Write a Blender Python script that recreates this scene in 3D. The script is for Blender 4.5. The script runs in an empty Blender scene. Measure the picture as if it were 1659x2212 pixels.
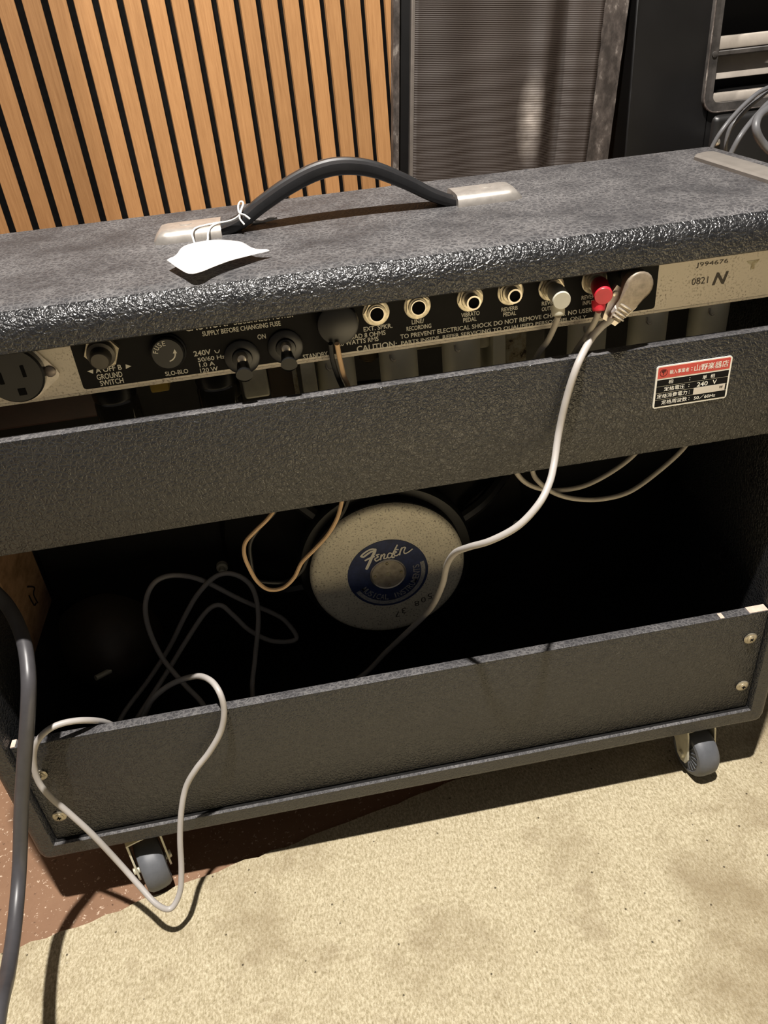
import bpy, bmesh, math, random
from mathutils import Vector, Matrix
from math import pi, sin, cos, radians

random.seed(7)
SC = bpy.context.scene
COL = SC.collection

# measured coordinates in metres: x along the amplifier's back, y away from the viewer, z up from the cabinet's underside
G={'ARROWS': [[(0.1462, 0.3941), (0.1498, 0.3947), (0.1491, 0.3922)], [(0.1712, 0.3935), (0.1682, 0.395), (0.1677, 0.3923)]],
 'BGC': [[(0.7731, 0.5, 0.329), (0.7865, 0.5, 0.3762), (0.8022, 0.5, 0.4026), (0.8387, 0.52, 0.4225), (0.8734, 0.54, 0.4306), (0.958, 0.6, 0.4325)],
         [(0.821, 0.52, 0.3197), (0.8166, 0.52, 0.3829), (0.8276, 0.52, 0.4042), (0.8626, 0.54, 0.4199), (0.8943, 0.56, 0.4262), (0.9662, 0.6, 0.424)],
         [(0.7867, 0.48, 0.3414), (0.8, 0.48, 0.3726), (0.8105, 0.48, 0.3934), (0.8405, 0.5, 0.4107), (0.8692, 0.52, 0.4195), (0.9479, 0.58, 0.4195)],
         [(0.8826, 0.5, 0.4269), (0.8411, 0.48, 0.4177), (0.8223, 0.47, 0.4122), (0.8146, 0.46, 0.4009), (0.826, 0.46, 0.3846), (0.8467, 0.46, 0.3703),
          (0.8972, 0.48, 0.3544)]],
 'BLACKW': [(0.2859, 0.004, 0.3961), (0.2861, 0.008, 0.3852), (0.2884, 0.014, 0.3707), (0.2924, 0.022, 0.3527), (0.2953, 0.035, 0.3161), (0.2908, 0.042, 0.2806),
            (0.2857, 0.042, 0.2643), (0.2788, 0.044, 0.2513), (0.265, 0.046, 0.2357), (0.2533, 0.046, 0.2222), (0.2451, 0.046, 0.208), (0.233, 0.046, 0.2013),
            (0.2202, 0.046, 0.2032), (0.2114, 0.046, 0.2086), (0.2108, 0.048, 0.2244), (0.2132, 0.048, 0.2397), (0.2221, 0.05, 0.2504), (0.2327, 0.054, 0.257),
            (0.2429, 0.06, 0.2671)],
 'CAM': {'R': [[0.9829809012146349, -0.1633466979969038, -0.08406190635937569], [-0.1594006992542438, -0.5309153462239022, -0.8322982111125868],
               [0.09132340841494181, 0.8315327722931083, -0.5479172233814296]],
         'f': 1694.8292591656252,
         'loc': [0.2596396594324408, -0.4253934281116144, 0.5592113678962104]},
 'CHASSIS_TEXT': [('J994676', 0.5138, 0.5344, 0.4048, 0.0033), ('0821', 0.5122, 0.5229, 0.3946, 0.0042), ('N', 0.5259, 0.5337, 0.3927, 0.0076)],
 'FOOT': [(0.4555, -0.002, 0.3954), (0.453, 0.002, 0.3873), (0.4498, 0.006, 0.3821), (0.443, 0.006, 0.3743), (0.4315, -0.004, 0.3635), (0.4252, -0.0055, 0.3438),
          (0.4205, -0.007, 0.3213), (0.4149, -0.016, 0.3054), (0.4076, -0.028, 0.2984), (0.3982, -0.036, 0.2898), (0.3844, -0.038, 0.2775), (0.3688, -0.032, 0.2655),
          (0.3576, -0.018, 0.2528), (0.3514, -0.003, 0.2384), (0.3486, 0.012, 0.2172), (0.3475, 0.028, 0.1868), (0.3413, 0.05, 0.1472), (0.3236, 0.07, 0.1089),
          (0.3046, 0.09, 0.0709), (0.2845, 0.1, 0.0403), (0.2529, 0.1, 0.0212), (0.2168, 0.09, 0.0165), (0.1872, 0.075, 0.0463), (0.1801, 0.11, 0.0356),
          (0.1868, 0.13, 0.0562), (0.1965, 0.145, 0.0924), (0.1962, 0.15, 0.1215), (0.1847, 0.15, 0.1389), (0.1687, 0.15, 0.1417), (0.149, 0.15, 0.1263),
          (0.1314, 0.15, 0.1029), (0.1087, 0.15, 0.0682), (0.0838, 0.14, 0.0419), (0.0575, 0.12, 0.0232), (0.0548, 0.09, 0.0233), (0.097, 0.06, 0.052),
          (0.1375, 0.06, 0.0583), (0.1405, 0.08, 0.0562), (0.1242, 0.1, 0.0687), (0.1083, 0.12, 0.0845), (0.1023, 0.13, 0.1102), (0.1041, 0.135, 0.1324),
          (0.1118, 0.14, 0.1476), (0.1226, 0.145, 0.1527), (0.1374, 0.15, 0.1483), (0.1548, 0.155, 0.1345), (0.1823, 0.16, 0.1028), (0.2087, 0.162, 0.0783),
          (0.2198, 0.162, 0.064), (0.2258, 0.158, 0.0452), (0.2043, 0.15, 0.0544), (0.1853, 0.15, 0.0724), (0.174, 0.15, 0.0933), (0.1642, 0.15, 0.1083),
          (0.1504, 0.15, 0.1031), (0.1286, 0.145, 0.0796), (0.1069, 0.135, 0.0561), (0.0898, 0.12, 0.0424), (0.0785, 0.09, 0.0442), (0.0924, 0.07, 0.068),
          (0.1104, 0.05, 0.1038), (0.1294, 0.045, 0.1207), (0.152, 0.03, 0.1385), (0.1659, 0.012, 0.1494), (0.1734, -0.002, 0.1487), (0.1739, -0.006, 0.1335),
          (0.1678, -0.008, 0.1149), (0.1557, -0.01, 0.0975), (0.1429, -0.012, 0.0839), (0.1323, -0.014, 0.0689), (0.1251, -0.02, 0.0509), (0.1192, -0.027, 0.0277),
          (0.1145, -0.036, 0.0001), (0.1096, -0.044, -0.017), (0.1009, -0.05, -0.0252), (0.0915, -0.048, -0.0186), (0.0794, -0.036, -0.0078), (0.0679, -0.026, 0.01),
          (0.0555, -0.02, 0.0425), (0.0441, -0.015, 0.0654), (0.0354, -0.012, 0.0834), (0.0308, -0.009, 0.0981), (0.0324, -0.007, 0.116), (0.0384, -0.006, 0.1323),
          (0.0485, -0.006, 0.1437), (0.0593, -0.002, 0.1455), (0.0728, 0.004, 0.1392), (0.0833, 0.016, 0.1202), (0.0867, 0.03, 0.0889), (0.0828, 0.05, 0.0382)],
 'LOGO': [([(0.29451, 0.17365), (0.29643, 0.17273), (0.29902, 0.17423), (0.30258, 0.17634), (0.3057, 0.17705)], 0.00076),
          ([(0.29451, 0.17365), (0.29609, 0.17543), (0.30032, 0.17815), (0.30407, 0.17917), (0.30674, 0.17848)], 0.00064),
          ([(0.30671, 0.17811), (0.30584, 0.1753), (0.30366, 0.17162), (0.30099, 0.16612), (0.29796, 0.16026)], 0.00105),
          ([(0.2977, 0.16893), (0.30141, 0.17043), (0.30517, 0.17131)], 0.0007),
          ([(0.30947, 0.17284), (0.30724, 0.17254), (0.30853, 0.17047), (0.30567, 0.16879), (0.30681, 0.16644), (0.3099, 0.16792)], 0.00052),
          ([(0.31135, 0.17192), (0.31032, 0.16708)], 0.00052),
          ([(0.31065, 0.16943), (0.31335, 0.17227), (0.31425, 0.17133), (0.31311, 0.16802), (0.31499, 0.16763), (0.316, 0.16871)], 0.0005),
          ([(0.32063, 0.17115), (0.31865, 0.17246), (0.31694, 0.17116), (0.31637, 0.16871), (0.31775, 0.16751), (0.3197, 0.1687), (0.32088, 0.1711)], 0.0005),
          ([(0.32531, 0.17918), (0.32367, 0.17616), (0.32151, 0.1721), (0.32009, 0.169), (0.32058, 0.16739), (0.32184, 0.16766)], 0.00058),
          ([(0.32582, 0.1746), (0.32377, 0.17502), (0.32268, 0.17374), (0.3243, 0.17236), (0.32225, 0.17128), (0.32246, 0.16927), (0.32402, 0.16865), (0.32635, 0.17013)],
           0.00047),
          ([(0.32886, 0.17578), (0.32752, 0.17261), (0.32665, 0.16917)], 0.00055),
          ([(0.32751, 0.17238), (0.32919, 0.17526), (0.33086, 0.17612), (0.33203, 0.17529), (0.33104, 0.17354), (0.33037, 0.17105), (0.33138, 0.16956), (0.33402, 0.1703),
            (0.33765, 0.1728)],
           0.00047)],
 'PANEL_TEXT': [('A OFF B', 0.1508, 0.1656, 0.3922, 0.0032), ('GROUND', 0.1504, 0.1649, 0.3879, 0.0034), ('SWITCH', 0.1512, 0.1646, 0.3841, 0.0032),
                ('1A', 0.1936, 0.1981, 0.3898, 0.0026), ('SLO-BLO', 0.1887, 0.202, 0.3845, 0.0027), ('240V', 0.2073, 0.2172, 0.3939, 0.0032),
                ('50/60 Hz', 0.2088, 0.2247, 0.3902, 0.0026), ('1.0 A', 0.209, 0.218, 0.3869, 0.0026), ('120 W', 0.2088, 0.2192, 0.3834, 0.0027),
                ('CAUTION:', 0.2057, 0.2298, 0.4092, 0.004), ('DISCONNECT POWER', 0.2333, 0.2675, 0.4092, 0.0029),
                ('SUPPLY BEFORE CHANGING FUSE', 0.2146, 0.2597, 0.4051, 0.0029), ('ON', 0.2452, 0.25, 0.3987, 0.003), ('STANDBY', 0.2696, 0.2845, 0.3826, 0.0031),
                ('EXT. SPKR.', 0.3073, 0.3246, 0.3945, 0.0028), ('LOAD 8 OHMS', 0.2968, 0.3202, 0.3908, 0.0029), ('20 WATTS RMS', 0.2911, 0.3157, 0.3876, 0.0029),
                ('CAUTION:', 0.302, 0.3265, 0.3824, 0.0038), ('LINE/', 0.3364, 0.3439, 0.3948, 0.0027), ('RECORDING', 0.333, 0.3481, 0.3911, 0.0027),
                ('VIBRATO', 0.3666, 0.3779, 0.3948, 0.0027), ('PEDAL', 0.3677, 0.376, 0.3915, 0.0027), ('REVERB', 0.3914, 0.4015, 0.3948, 0.0025),
                ('PEDAL', 0.3925, 0.4005, 0.3917, 0.0025), ('REVERB', 0.4165, 0.4272, 0.3951, 0.0025), ('OUTPUT', 0.4166, 0.4263, 0.3916, 0.0025),
                ('REVERB', 0.4415, 0.4515, 0.3953, 0.0025), ('INPUT', 0.4425, 0.4496, 0.3918, 0.0025),
                ('TO PREVENT ELECTRICAL SHOCK DO NOT REMOVE CHASSIS. NO USER', 0.3289, 0.4487, 0.3868, 0.0028),
                ('PARTS INSIDE. REFER SERVICING TO QUALIFIED PERSONNEL ONLY', 0.3291, 0.4454, 0.3826, 0.0028)],
 'POWER': [(0.0042, 0.07, 0.2751), (0.0204, 0.055, 0.2485), (0.0354, 0.045, 0.2302), (0.0433, 0.035, 0.2206), (0.0495, 0.021, 0.2112), (0.0536, 0.006, 0.2046),
           (0.0547, -0.01, 0.1938), (0.0487, -0.021, 0.1712), (0.0379, -0.028, 0.14), (0.0251, -0.035, 0.1024), (0.015, -0.046, 0.0673), (0.012, -0.064, 0.0512),
           (0.0138, -0.092, 0.0465), (0.0206, -0.126, 0.0562), (0.0286, -0.16, 0.0726), (0.0206, -0.2, 0.0426), (-0.015, -0.25, -0.035), (-0.035, -0.3, -0.0545),
           (-0.04, -0.4, -0.056), (-0.06, -0.62, -0.056)],
 'RED': [(0.4445, 0.0, 0.3943), (0.4448, 0.004, 0.3878), (0.4433, 0.012, 0.3751), (0.4388, 0.02, 0.3606), (0.4283, 0.03, 0.3273), (0.4179, 0.035, 0.2915),
         (0.4193, 0.038, 0.2691), (0.4241, 0.036, 0.259), (0.4366, 0.036, 0.2472), (0.4528, 0.036, 0.2394), (0.4744, 0.04, 0.2328), (0.4984, 0.045, 0.2319),
         (0.5217, 0.05, 0.2419), (0.5428, 0.055, 0.2556), (0.553, 0.06, 0.2671)],
 'SINE': [(0.2195, 0.3958), (0.2199, 0.3947), (0.2207, 0.3942), (0.2216, 0.3946), (0.2222, 0.3958)],
 'STRING1': [(0.2179, 0.083, 0.4402), (0.2156, 0.085, 0.4411), (0.2147, 0.089, 0.4436), (0.2145, 0.092, 0.4459), (0.2165, 0.097, 0.4476), (0.2222, 0.1, 0.4481),
             (0.2292, 0.1, 0.4486), (0.2362, 0.1, 0.4487), (0.2415, 0.099, 0.4499), (0.2451, 0.098, 0.4521), (0.2467, 0.106, 0.4537), (0.2483, 0.119, 0.4546),
             (0.2469, 0.123, 0.4552), (0.2449, 0.12, 0.4536), (0.2453, 0.099, 0.4534), (0.2487, 0.097, 0.4516), (0.2512, 0.096, 0.4494)],
 'STRING2': [(0.2204, 0.083, 0.4403), (0.2234, 0.087, 0.442), (0.2241, 0.092, 0.4447), (0.2262, 0.097, 0.4473), (0.2311, 0.1, 0.4485), (0.2381, 0.1, 0.4487),
             (0.2438, 0.099, 0.4503), (0.2459, 0.098, 0.453), (0.245, 0.097, 0.4502), (0.2472, 0.095, 0.4467)],
 'STRING3': [(0.2468, 0.121, 0.444), (0.2519, 0.122, 0.4412), (0.2576, 0.122, 0.4412), (0.2626, 0.121, 0.4416), (0.2685, 0.12, 0.443)],
 'STRING4': [(0.2479, 0.121, 0.4448), (0.2528, 0.123, 0.4424), (0.2586, 0.123, 0.4413), (0.2635, 0.122, 0.4427), (0.2678, 0.121, 0.4424)],
 'TAG_B': [(0.2028, 0.0325, 0.4466), (0.2104, 0.0155, 0.4455), (0.2162, 0.0046, 0.4452), (0.2222, 0.0036, 0.4456), (0.2296, 0.0094, 0.446), (0.2376, 0.0166, 0.446),
           (0.2459, 0.0228, 0.4455), (0.2531, 0.0284, 0.4448), (0.2612, 0.0325, 0.4443)],
 'TAG_T': [(0.2028, 0.0325, 0.4466), (0.2076, 0.0416, 0.4467), (0.2104, 0.0552, 0.4472), (0.2173, 0.0598, 0.4478), (0.2297, 0.0598, 0.448), (0.2414, 0.0528, 0.4475),
           (0.2459, 0.0491, 0.4468), (0.2523, 0.0373, 0.4452), (0.2612, 0.0325, 0.4443)],
 'TAN': [(0.2896, 0.004, 0.3955), (0.2903, 0.008, 0.386), (0.2919, 0.014, 0.3716), (0.2948, 0.022, 0.3555), (0.2928, 0.035, 0.3166), (0.2868, 0.04, 0.2825),
         (0.2817, 0.04, 0.2663), (0.277, 0.04, 0.2535), (0.2688, 0.042, 0.2397), (0.2572, 0.042, 0.2284), (0.2471, 0.042, 0.2191), (0.2394, 0.042, 0.2065),
         (0.2297, 0.042, 0.199), (0.2194, 0.042, 0.1999), (0.2125, 0.044, 0.2073), (0.2092, 0.044, 0.2192), (0.2075, 0.044, 0.2321), (0.2099, 0.046, 0.2418),
         (0.2186, 0.048, 0.2492), (0.228, 0.05, 0.2557), (0.2352, 0.055, 0.2618), (0.2425, 0.06, 0.275)],
 'WHITE': [(0.4199, 0.0, 0.3949), (0.4201, 0.006, 0.3864), (0.4187, 0.014, 0.374), (0.4145, 0.02, 0.3627), (0.4091, 0.03, 0.3337), (0.4029, 0.035, 0.3013),
           (0.405, 0.038, 0.2773), (0.4115, 0.04, 0.2624), (0.4221, 0.04, 0.253), (0.438, 0.04, 0.2473), (0.4613, 0.045, 0.2436), (0.4846, 0.05, 0.2486),
           (0.5041, 0.055, 0.2576), (0.5161, 0.06, 0.2694)]}


FLOOR_Z = -0.068
RUG_Z = -0.062

# ------------------------------------------------------------------ camera, light, exposure
cd = bpy.data.cameras.new('camera')
cam = bpy.data.objects.new('camera', cd)
COL.objects.link(cam)
SC.camera = cam
Rm = G['CAM']['R']
rot = Matrix((Rm[0], [-v for v in Rm[1]], [-v for v in Rm[2]])).transposed()
cam.matrix_world = Matrix.Translation(G['CAM']['loc']) @ rot.to_4x4()
cd.sensor_fit = 'VERTICAL'
cd.sensor_height = 36.0
cd.lens = G['CAM']['f'] / 2212.0 * 36.0
cd.clip_start = 0.02

SC.view_settings.view_transform = 'Standard'
SC.view_settings.look = 'None'
SC.view_settings.gamma = 1.0
SC.view_settings.use_curve_mapping = False
SC.view_settings.exposure = 0.0

world = bpy.data.worlds.new('world')
SC.world = world
world.use_nodes = True
world.node_tree.nodes['Background'].inputs[0].default_value = (1.0, 0.92, 0.84, 1)
world.node_tree.nodes['Background'].inputs[1].default_value = 0.10


def spot(name, loc, target, power, size, blend, radius, color):
    l = bpy.data.lights.new(name, 'SPOT')
    l.energy = power
    l.spot_size = radians(size)
    l.spot_blend = blend
    l.shadow_soft_size = radius
    l.color = color
    o = bpy.data.objects.new(name, l)
    o.location = loc
    o.rotation_euler = (Vector(target) - Vector(loc)).to_track_quat('-Z', 'Y').to_euler()
    COL.objects.link(o)
    return o


# ceiling downlights of the room
spot('ceiling_downlight', (0.25, -0.35, 2.2), (0.25, -0.2, 0), 375, 120, 0.5, 0.028, (1.0, 0.945, 0.885))
spot('wall_track_spot', (0.03, 0.55, 2.2), (0.38, 0.91, 1.2), 300, 38.8, 0.06, 0.02, (1.0, 0.945, 0.885))
spot('front_downlight', (0.75, -1.15, 2.2), (0.70, -1.10, 0), 1600, 32, 0.6, 0.05, (1.0, 0.945, 0.885))

# ------------------------------------------------------------------ materials


class Mat:
    def __init__(s, name):
        s.m = bpy.data.materials.new(name)
        s.m.use_nodes = True
        s.nt = s.m.node_tree
        s.b = s.nt.nodes['Principled BSDF']
        s.tc = None

    def node(s, t, **kw):
        n = s.nt.nodes.new(t)
        for k, v in kw.items():
            if hasattr(n, k):
                setattr(n, k, v)
            else:
                n.inputs[k].default_value = v
        return n

    def link(s, a, b):
        s.nt.links.new(a, b)

    def coord(s, scale=(1, 1, 1), space='Object'):
        tc = s.node('ShaderNodeTexCoord')
        mp = s.node('ShaderNodeMapping')
        mp.inputs['Scale'].default_value = scale
        s.link(tc.outputs[space], mp.inputs['Vector'])
        return mp.outputs[0]

    def noise(s, vec, scale, detail=4, rough=0.55):
        n = s.node('ShaderNodeTexNoise')
        n.inputs['Scale'].default_value = scale
        n.inputs['Detail'].default_value = detail
        n.inputs['Roughness'].default_value = rough
        s.link(vec, n.inputs['Vector'])
        return n.outputs['Fac']

    def voro(s, vec, scale, feature='F1', rnd=1.0):
        n = s.node('ShaderNodeTexVoronoi')
        n.feature = feature
        n.inputs['Scale'].default_value = scale
        n.inputs['Randomness'].default_value = rnd
        s.link(vec, n.inputs['Vector'])
        return n

    def ramp(s, fac, stops, interp='LINEAR'):
        r = s.node('ShaderNodeValToRGB')
        r.color_ramp.interpolation = interp
        els = r.color_ramp.elements
        while len(els) < len(stops):
            els.new(0.5)
        for e, (p, c) in zip(els, stops):
            e.position = p
            e.color = (c, c, c, 1) if not isinstance(c, tuple) else (*c, 1)
        s.link(fac, r.inputs[0])
        return r.outputs[0]

    def mix(s, fac, a, b, mode='MIX'):
        n = s.node('ShaderNodeMix', data_type='RGBA', blend_type=mode)
        for sock, v in ((n.inputs[0], fac), (n.inputs[6], a), (n.inputs[7], b)):
            if isinstance(v, (int, float)):
                sock.default_value = v
            elif isinstance(v, tuple):
                sock.default_value = (*v, 1)
            else:
                s.link(v, sock)
        return n.outputs[2]

    def math(s, op, a, b=0.0, clamp=False):
        n = s.node('ShaderNodeMath', operation=op)
        n.use_clamp = clamp
        for sock, v in ((n.inputs[0], a), (n.inputs[1], b)):
            if isinstance(v, (int, float)):
                sock.default_value = v
            else:
                s.link(v, sock)
        return n.outputs[0]

    def set(s, color=None, rough=None, metal=None, spec=None):
        for k, v in (('Base Color', color), ('Roughness', rough), ('Metallic', metal), ('Specular IOR Level', spec)):
            if v is None:
                continue
            if isinstance(v, tuple):
                s.b.inputs[k].default_value = (*v, 1)
            elif isinstance(v, (int, float)):
                s.b.inputs[k].default_value = v
            else:
                s.link(v, s.b.inputs[k])
        return s

    def bump(s, h, strength, dist):
        n = s.node('ShaderNodeBump')
        n.inputs['Strength'].default_value = strength
        n.inputs['Distance'].default_value = dist
        s.link(h, n.inputs['Height'])
        s.link(n.outputs[0], s.b.inputs['Normal'])
        return s


def plain(name, color, rough=0.5, metal=0.0, spec=0.5, var=0.25, scale=60.0, bump=0.0, coat=0.0):
    """one base colour with a procedural wear noise over it"""
    M = Mat(name)
    v = M.coord()
    n = M.noise(v, scale, 5, 0.65)
    dark = tuple(c * (1 - var) for c in color)
    lite = tuple(min(1, c * (1 + var)) for c in color)
    M.set(M.ramp(n, [(0.3, dark), (0.7, lite)]), rough, metal, spec)
    if bump:
        M.bump(n, 0.5, bump)
    return M.m


def make_tolex(name, dust):
    M = Mat(name)
    v = M.coord()
    wn = M.node('ShaderNodeTexNoise')
    wn.inputs['Scale'].default_value = 170
    wn.inputs['Detail'].default_value = 3
    M.link(v, wn.inputs['Vector'])
    sub = M.node('ShaderNodeVectorMath', operation='SUBTRACT')
    M.link(wn.outputs['Color'], sub.inputs[0])
    sub.inputs[1].default_value = (0.5, 0.5, 0.5)
    sc = M.node('ShaderNodeVectorMath', operation='SCALE')
    sc.inputs[3].default_value = 0.006 if dust else 0.0045
    M.link(sub.outputs[0], sc.inputs[0])
    add = M.node('ShaderNodeVectorMath', operation='ADD')
    M.link(v, add.inputs[0])
    M.link(sc.outputs[0], add.inputs[1])
    e1 = M.voro(add.outputs[0], 270 if dust else 300, 'DISTANCE_TO_EDGE').outputs['Distance']
    e2 = M.voro(add.outputs[0], 430 if dust else 620, 'DISTANCE_TO_EDGE').outputs['Distance']
    h1 = M.ramp(e1, [(0.0, 0.0), (0.22, 0.8), (0.5, 1.0)])
    h2 = M.ramp(e2, [(0.0, 0.0), (0.3, 1.0)])
    fine = M.noise(v, 900, 2)
    h = M.math('ADD', M.math('MULTIPLY', h1, 0.62), M.math('ADD', M.math('MULTIPLY', h2, 0.25), M.math('MULTIPLY', fine, 0.25)))
    base = (0.0088, 0.0093, 0.0106)
    wear = M.noise(v, 24, 5, 0.6)
    lines = M.ramp(e1, [(0.0, 1.0), (0.09, 0.5), (0.2, 0.0)])
    lines2 = M.ramp(e2, [(0.0, 0.55), (0.12, 0.0)])
    ln = M.math('MAXIMUM', lines, lines2)
    patch = M.ramp(wear, [(0.34, 0.25), (0.66, 1.0)])
    if dust:
        # old dust in the grain, with the top's grey sheen painted in
        c0 = M.mix(patch, (0.028, 0.0275, 0.030), (0.050, 0.0485, 0.051))
        col = M.mix(M.math('MULTIPLY', ln, M.math('MULTIPLY', patch, dust)), c0, (0.175, 0.168, 0.165))
    else:
        col = M.mix(M.math('MULTIPLY', ln, 0.06), base, (0.2, 0.19, 0.17))
    if dust:
        M.set(col, M.ramp(wear, [(0.3, 0.5), (0.7, 0.62)]), 0.0, 0.3)
    else:
        M.set(col, M.ramp(wear, [(0.3, 0.25), (0.7, 0.36)]), 0.0, 0.7)
    M.bump(h, 0.6, 0.0009)
    return M.m


M_TOLEX = make_tolex('black_grained_vinyl', 0)
M_TOLEX_TOP = make_tolex('dusty_sheen_black_vinyl', 0.9)
M_INSIDE = plain('black_paint_inside', (0.006, 0.0055, 0.005), 0.8, var=0.4, scale=40, spec=0.2)
M_WOODCUT = plain('bare_pine', (0.60, 0.46, 0.37), 0.8, var=0.2, scale=120)
M_CHROME = plain('aged_nickel', (0.60, 0.555, 0.48), 0.34, 0.85, var=0.22, scale=90)
M_CAP = plain('worn_nickel_plate', (0.62, 0.575, 0.52), 0.38, 0.7, var=0.16, scale=160)
M_ZINC = plain('dull_zinc', (0.66, 0.63, 0.50), 0.45, 0.35, var=0.15, scale=70)
M_SHIELD = plain('tube_shield_metal', (0.80, 0.78, 0.66), 0.42, 0.25, var=0.06, scale=30)
M_BRASSY = plain('yellowed_nickel', (0.45, 0.405, 0.31), 0.36, 0.75, var=0.38, scale=260)
M_BLACKPL = plain('black_plastic', (0.009, 0.009, 0.009), 0.35, var=0.3)
M_BLACKRB = plain('black_rubber', (0.016, 0.016, 0.017), 0.42, var=0.25, scale=90)
M_BLACKPR = plain('black_enamel_plate', (0.0065, 0.006, 0.0055), 0.65, var=0.3, spec=0.15)
M_PRINT = plain('cream_print', (0.60, 0.58, 0.50), 0.7, var=0.12, scale=900)
M_WHITEPR = plain('white_print', (0.80, 0.78, 0.70), 0.6, var=0.05)
M_DARKPR = plain('black_ink', (0.006, 0.0055, 0.005), 0.8, spec=0.15, var=0.3, scale=1500)
M_GREYINK = plain('faded_ink', (0.07, 0.06, 0.05), 0.8, var=0.4, scale=1500)
M_RED = plain('red_plastic', (0.55, 0.018, 0.035), 0.4, var=0.12)
M_REDST = plain('red_sticker_ink', (0.52, 0.045, 0.035), 0.45, var=0.06)
M_WHITEPL = plain('white_plastic', (0.50, 0.48, 0.39), 0.5, var=0.08)
M_GREYCORD = plain('grey_pvc_cord', (0.41, 0.385, 0.36), 0.42, var=0.07, scale=50)
M_CREAMCORD = plain('cream_cord', (0.40, 0.365, 0.31), 0.45, var=0.07, scale=50)
M_BLACKCORD = plain('black_rubber_cord', (0.055, 0.053, 0.057), 0.38, var=0.15, scale=70)
M_TANW = plain('tan_wire', (0.62, 0.42, 0.24), 0.5, var=0.08)
M_BLACKW = plain('black_wire', (0.008, 0.008, 0.008), 0.5, var=0.2)
M_PAPER = plain('white_paper', (0.86, 0.85, 0.82), 0.8, var=0.02, scale=20)
M_STRING = plain('white_thread', (0.82, 0.80, 0.76), 0.9, var=0.08, scale=900)
M_WHEEL = plain('grey_rubber_tread', (0.10, 0.105, 0.115), 0.5, var=0.15, scale=80)
M_HOLE = plain('dark_hole', (0.003, 0.003, 0.003), 0.9, var=0.2, spec=0.1)
M_GLASS = plain('dark_tube_glass', (0.035, 0.032, 0.025), 0.08, var=0.2, spec=0.7)
M_BROWN = plain('brown_insulation', (0.075, 0.052, 0.03), 0.6, var=0.15)
M_YELLOW = plain('yellow_tape', (0.45, 0.30, 0.04), 0.5, var=0.2)
M_DARKRED = plain('dark_maroon_board', (0.03, 0.012, 0.009), 0.6, var=0.3)
M_BLUE = plain('navy_label', (0.022, 0.036, 0.105), 0.4, var=0.45, scale=110)
M_STRIP = plain('brushed_grey_strip', (0.36, 0.33, 0.295), 0.4, 0.55, var=0.1, scale=70)
M_BGCORD = plain('grey_jacket', (0.12, 0.12, 0.125), 0.4, var=0.1)
M_CASE = plain('black_matte_case', (0.005, 0.0047, 0.0046), 0.4, var=0.35, scale=9)
M_CASEFR = plain('scuffed_black_frame', (0.045, 0.040, 0.036), 0.55, var=0.6, scale=40)
M_BAR = plain('dusty_beige_metal', (0.36, 0.32, 0.275), 0.55, 0.2, var=0.18, scale=22)
M_FELT = plain('black_felt', (0.004, 0.004, 0.004), 0.95, var=0.3, spec=0.05)


def make_chassis():
    M = Mat('spotted_zinc_chassis')
    v = M.coord()
    big = M.noise(v, 45, 5, 0.65)
    sp = M.noise(v, 700, 2, 0.6)
    c = M.mix(big, (0.46, 0.42, 0.35), (0.56, 0.51, 0.44))
    spot_ = M.math('MULTIPLY', M.ramp(sp, [(0.53, 0.0), (0.62, 1.0)]), M.ramp(big, [(0.42, 0.0), (0.62, 0.75)]))
    M.set(M.mix(spot_, c, (0.14, 0.115, 0.08)), 0.5, 0.35)
    return M.m


def make_magnet():
    M = Mat('hammered_gold_grey_paint')
    v = M.coord()
    big = M.noise(v, 60, 6, 0.7)
    sp = M.noise(v, 620, 3, 0.65)
    st = M.noise(v, 240, 4, 0.75)
    c = M.mix(big, (0.52, 0.48, 0.38), (0.84, 0.79, 0.65))
    k = M.ramp(sp, [(0.555, 0.0), (0.63, 1.0)])
    k2 = M.ramp(st, [(0.57, 0.0), (0.70, 0.85)])
    c = M.mix(M.math('MULTIPLY', k, 0.7), c, (0.09, 0.07, 0.045))
    c = M.mix(M.math('MULTIPLY', k2, 0.6), c, (0.10, 0.08, 0.05))
    M.set(c, 0.5, 0.15)
    M.bump(st, 0.3, 0.0006)
    return M.m


def make_rust():
    M = Mat('rusty_bracket')
    v = M.coord()
    n = M.noise(v, 150, 6, 0.7)
    M.set(M.ramp(n, [(0.42, (0.42, 0.39, 0.29)), (0.55, (0.30, 0.25, 0.15)), (0.62, (0.035, 0.022, 0.012))]), 0.6, 0.2)
    return M.m


def make_oak(name, a, b):
    M = Mat(name)
    oi = M.node('ShaderNodeObjectInfo')
    v = M.coord((60, 60, 2.2))
    off = M.node('ShaderNodeVectorMath', operation='ADD')
    cx = M.node('ShaderNodeCombineXYZ')
    M.link(M.math('MULTIPLY', oi.outputs['Random'], 37.0), cx.inputs[0])
    M.link(M.math('MULTIPLY', oi.outputs['Random'], 11.0), cx.inputs[2])
    M.link(v, off.inputs[0])
    M.link(cx.outputs[0], off.inputs[1])
    g = M.noise(off.outputs[0], 4.0, 6, 0.65)
    fine = M.noise(off.outputs[0], 16.0, 3, 0.6)
    t = M.math('ADD', M.math('MULTIPLY', g, 0.7), M.math('MULTIPLY', fine, 0.3))
    c = M.ramp(t, [(0.33, a), (0.66, b)])
    tint = M.math('ADD', M.math('MULTIPLY', oi.outputs['Random'], 0.22), 0.86)
    hs = M.node('ShaderNodeHueSaturation')
    M.link(tint, hs.inputs['Value'])
    M.link(c, hs.inputs['Color'])
    M.set(hs.outputs[0], 0.5, 0.0, 0.35)
    return M.m


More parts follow.
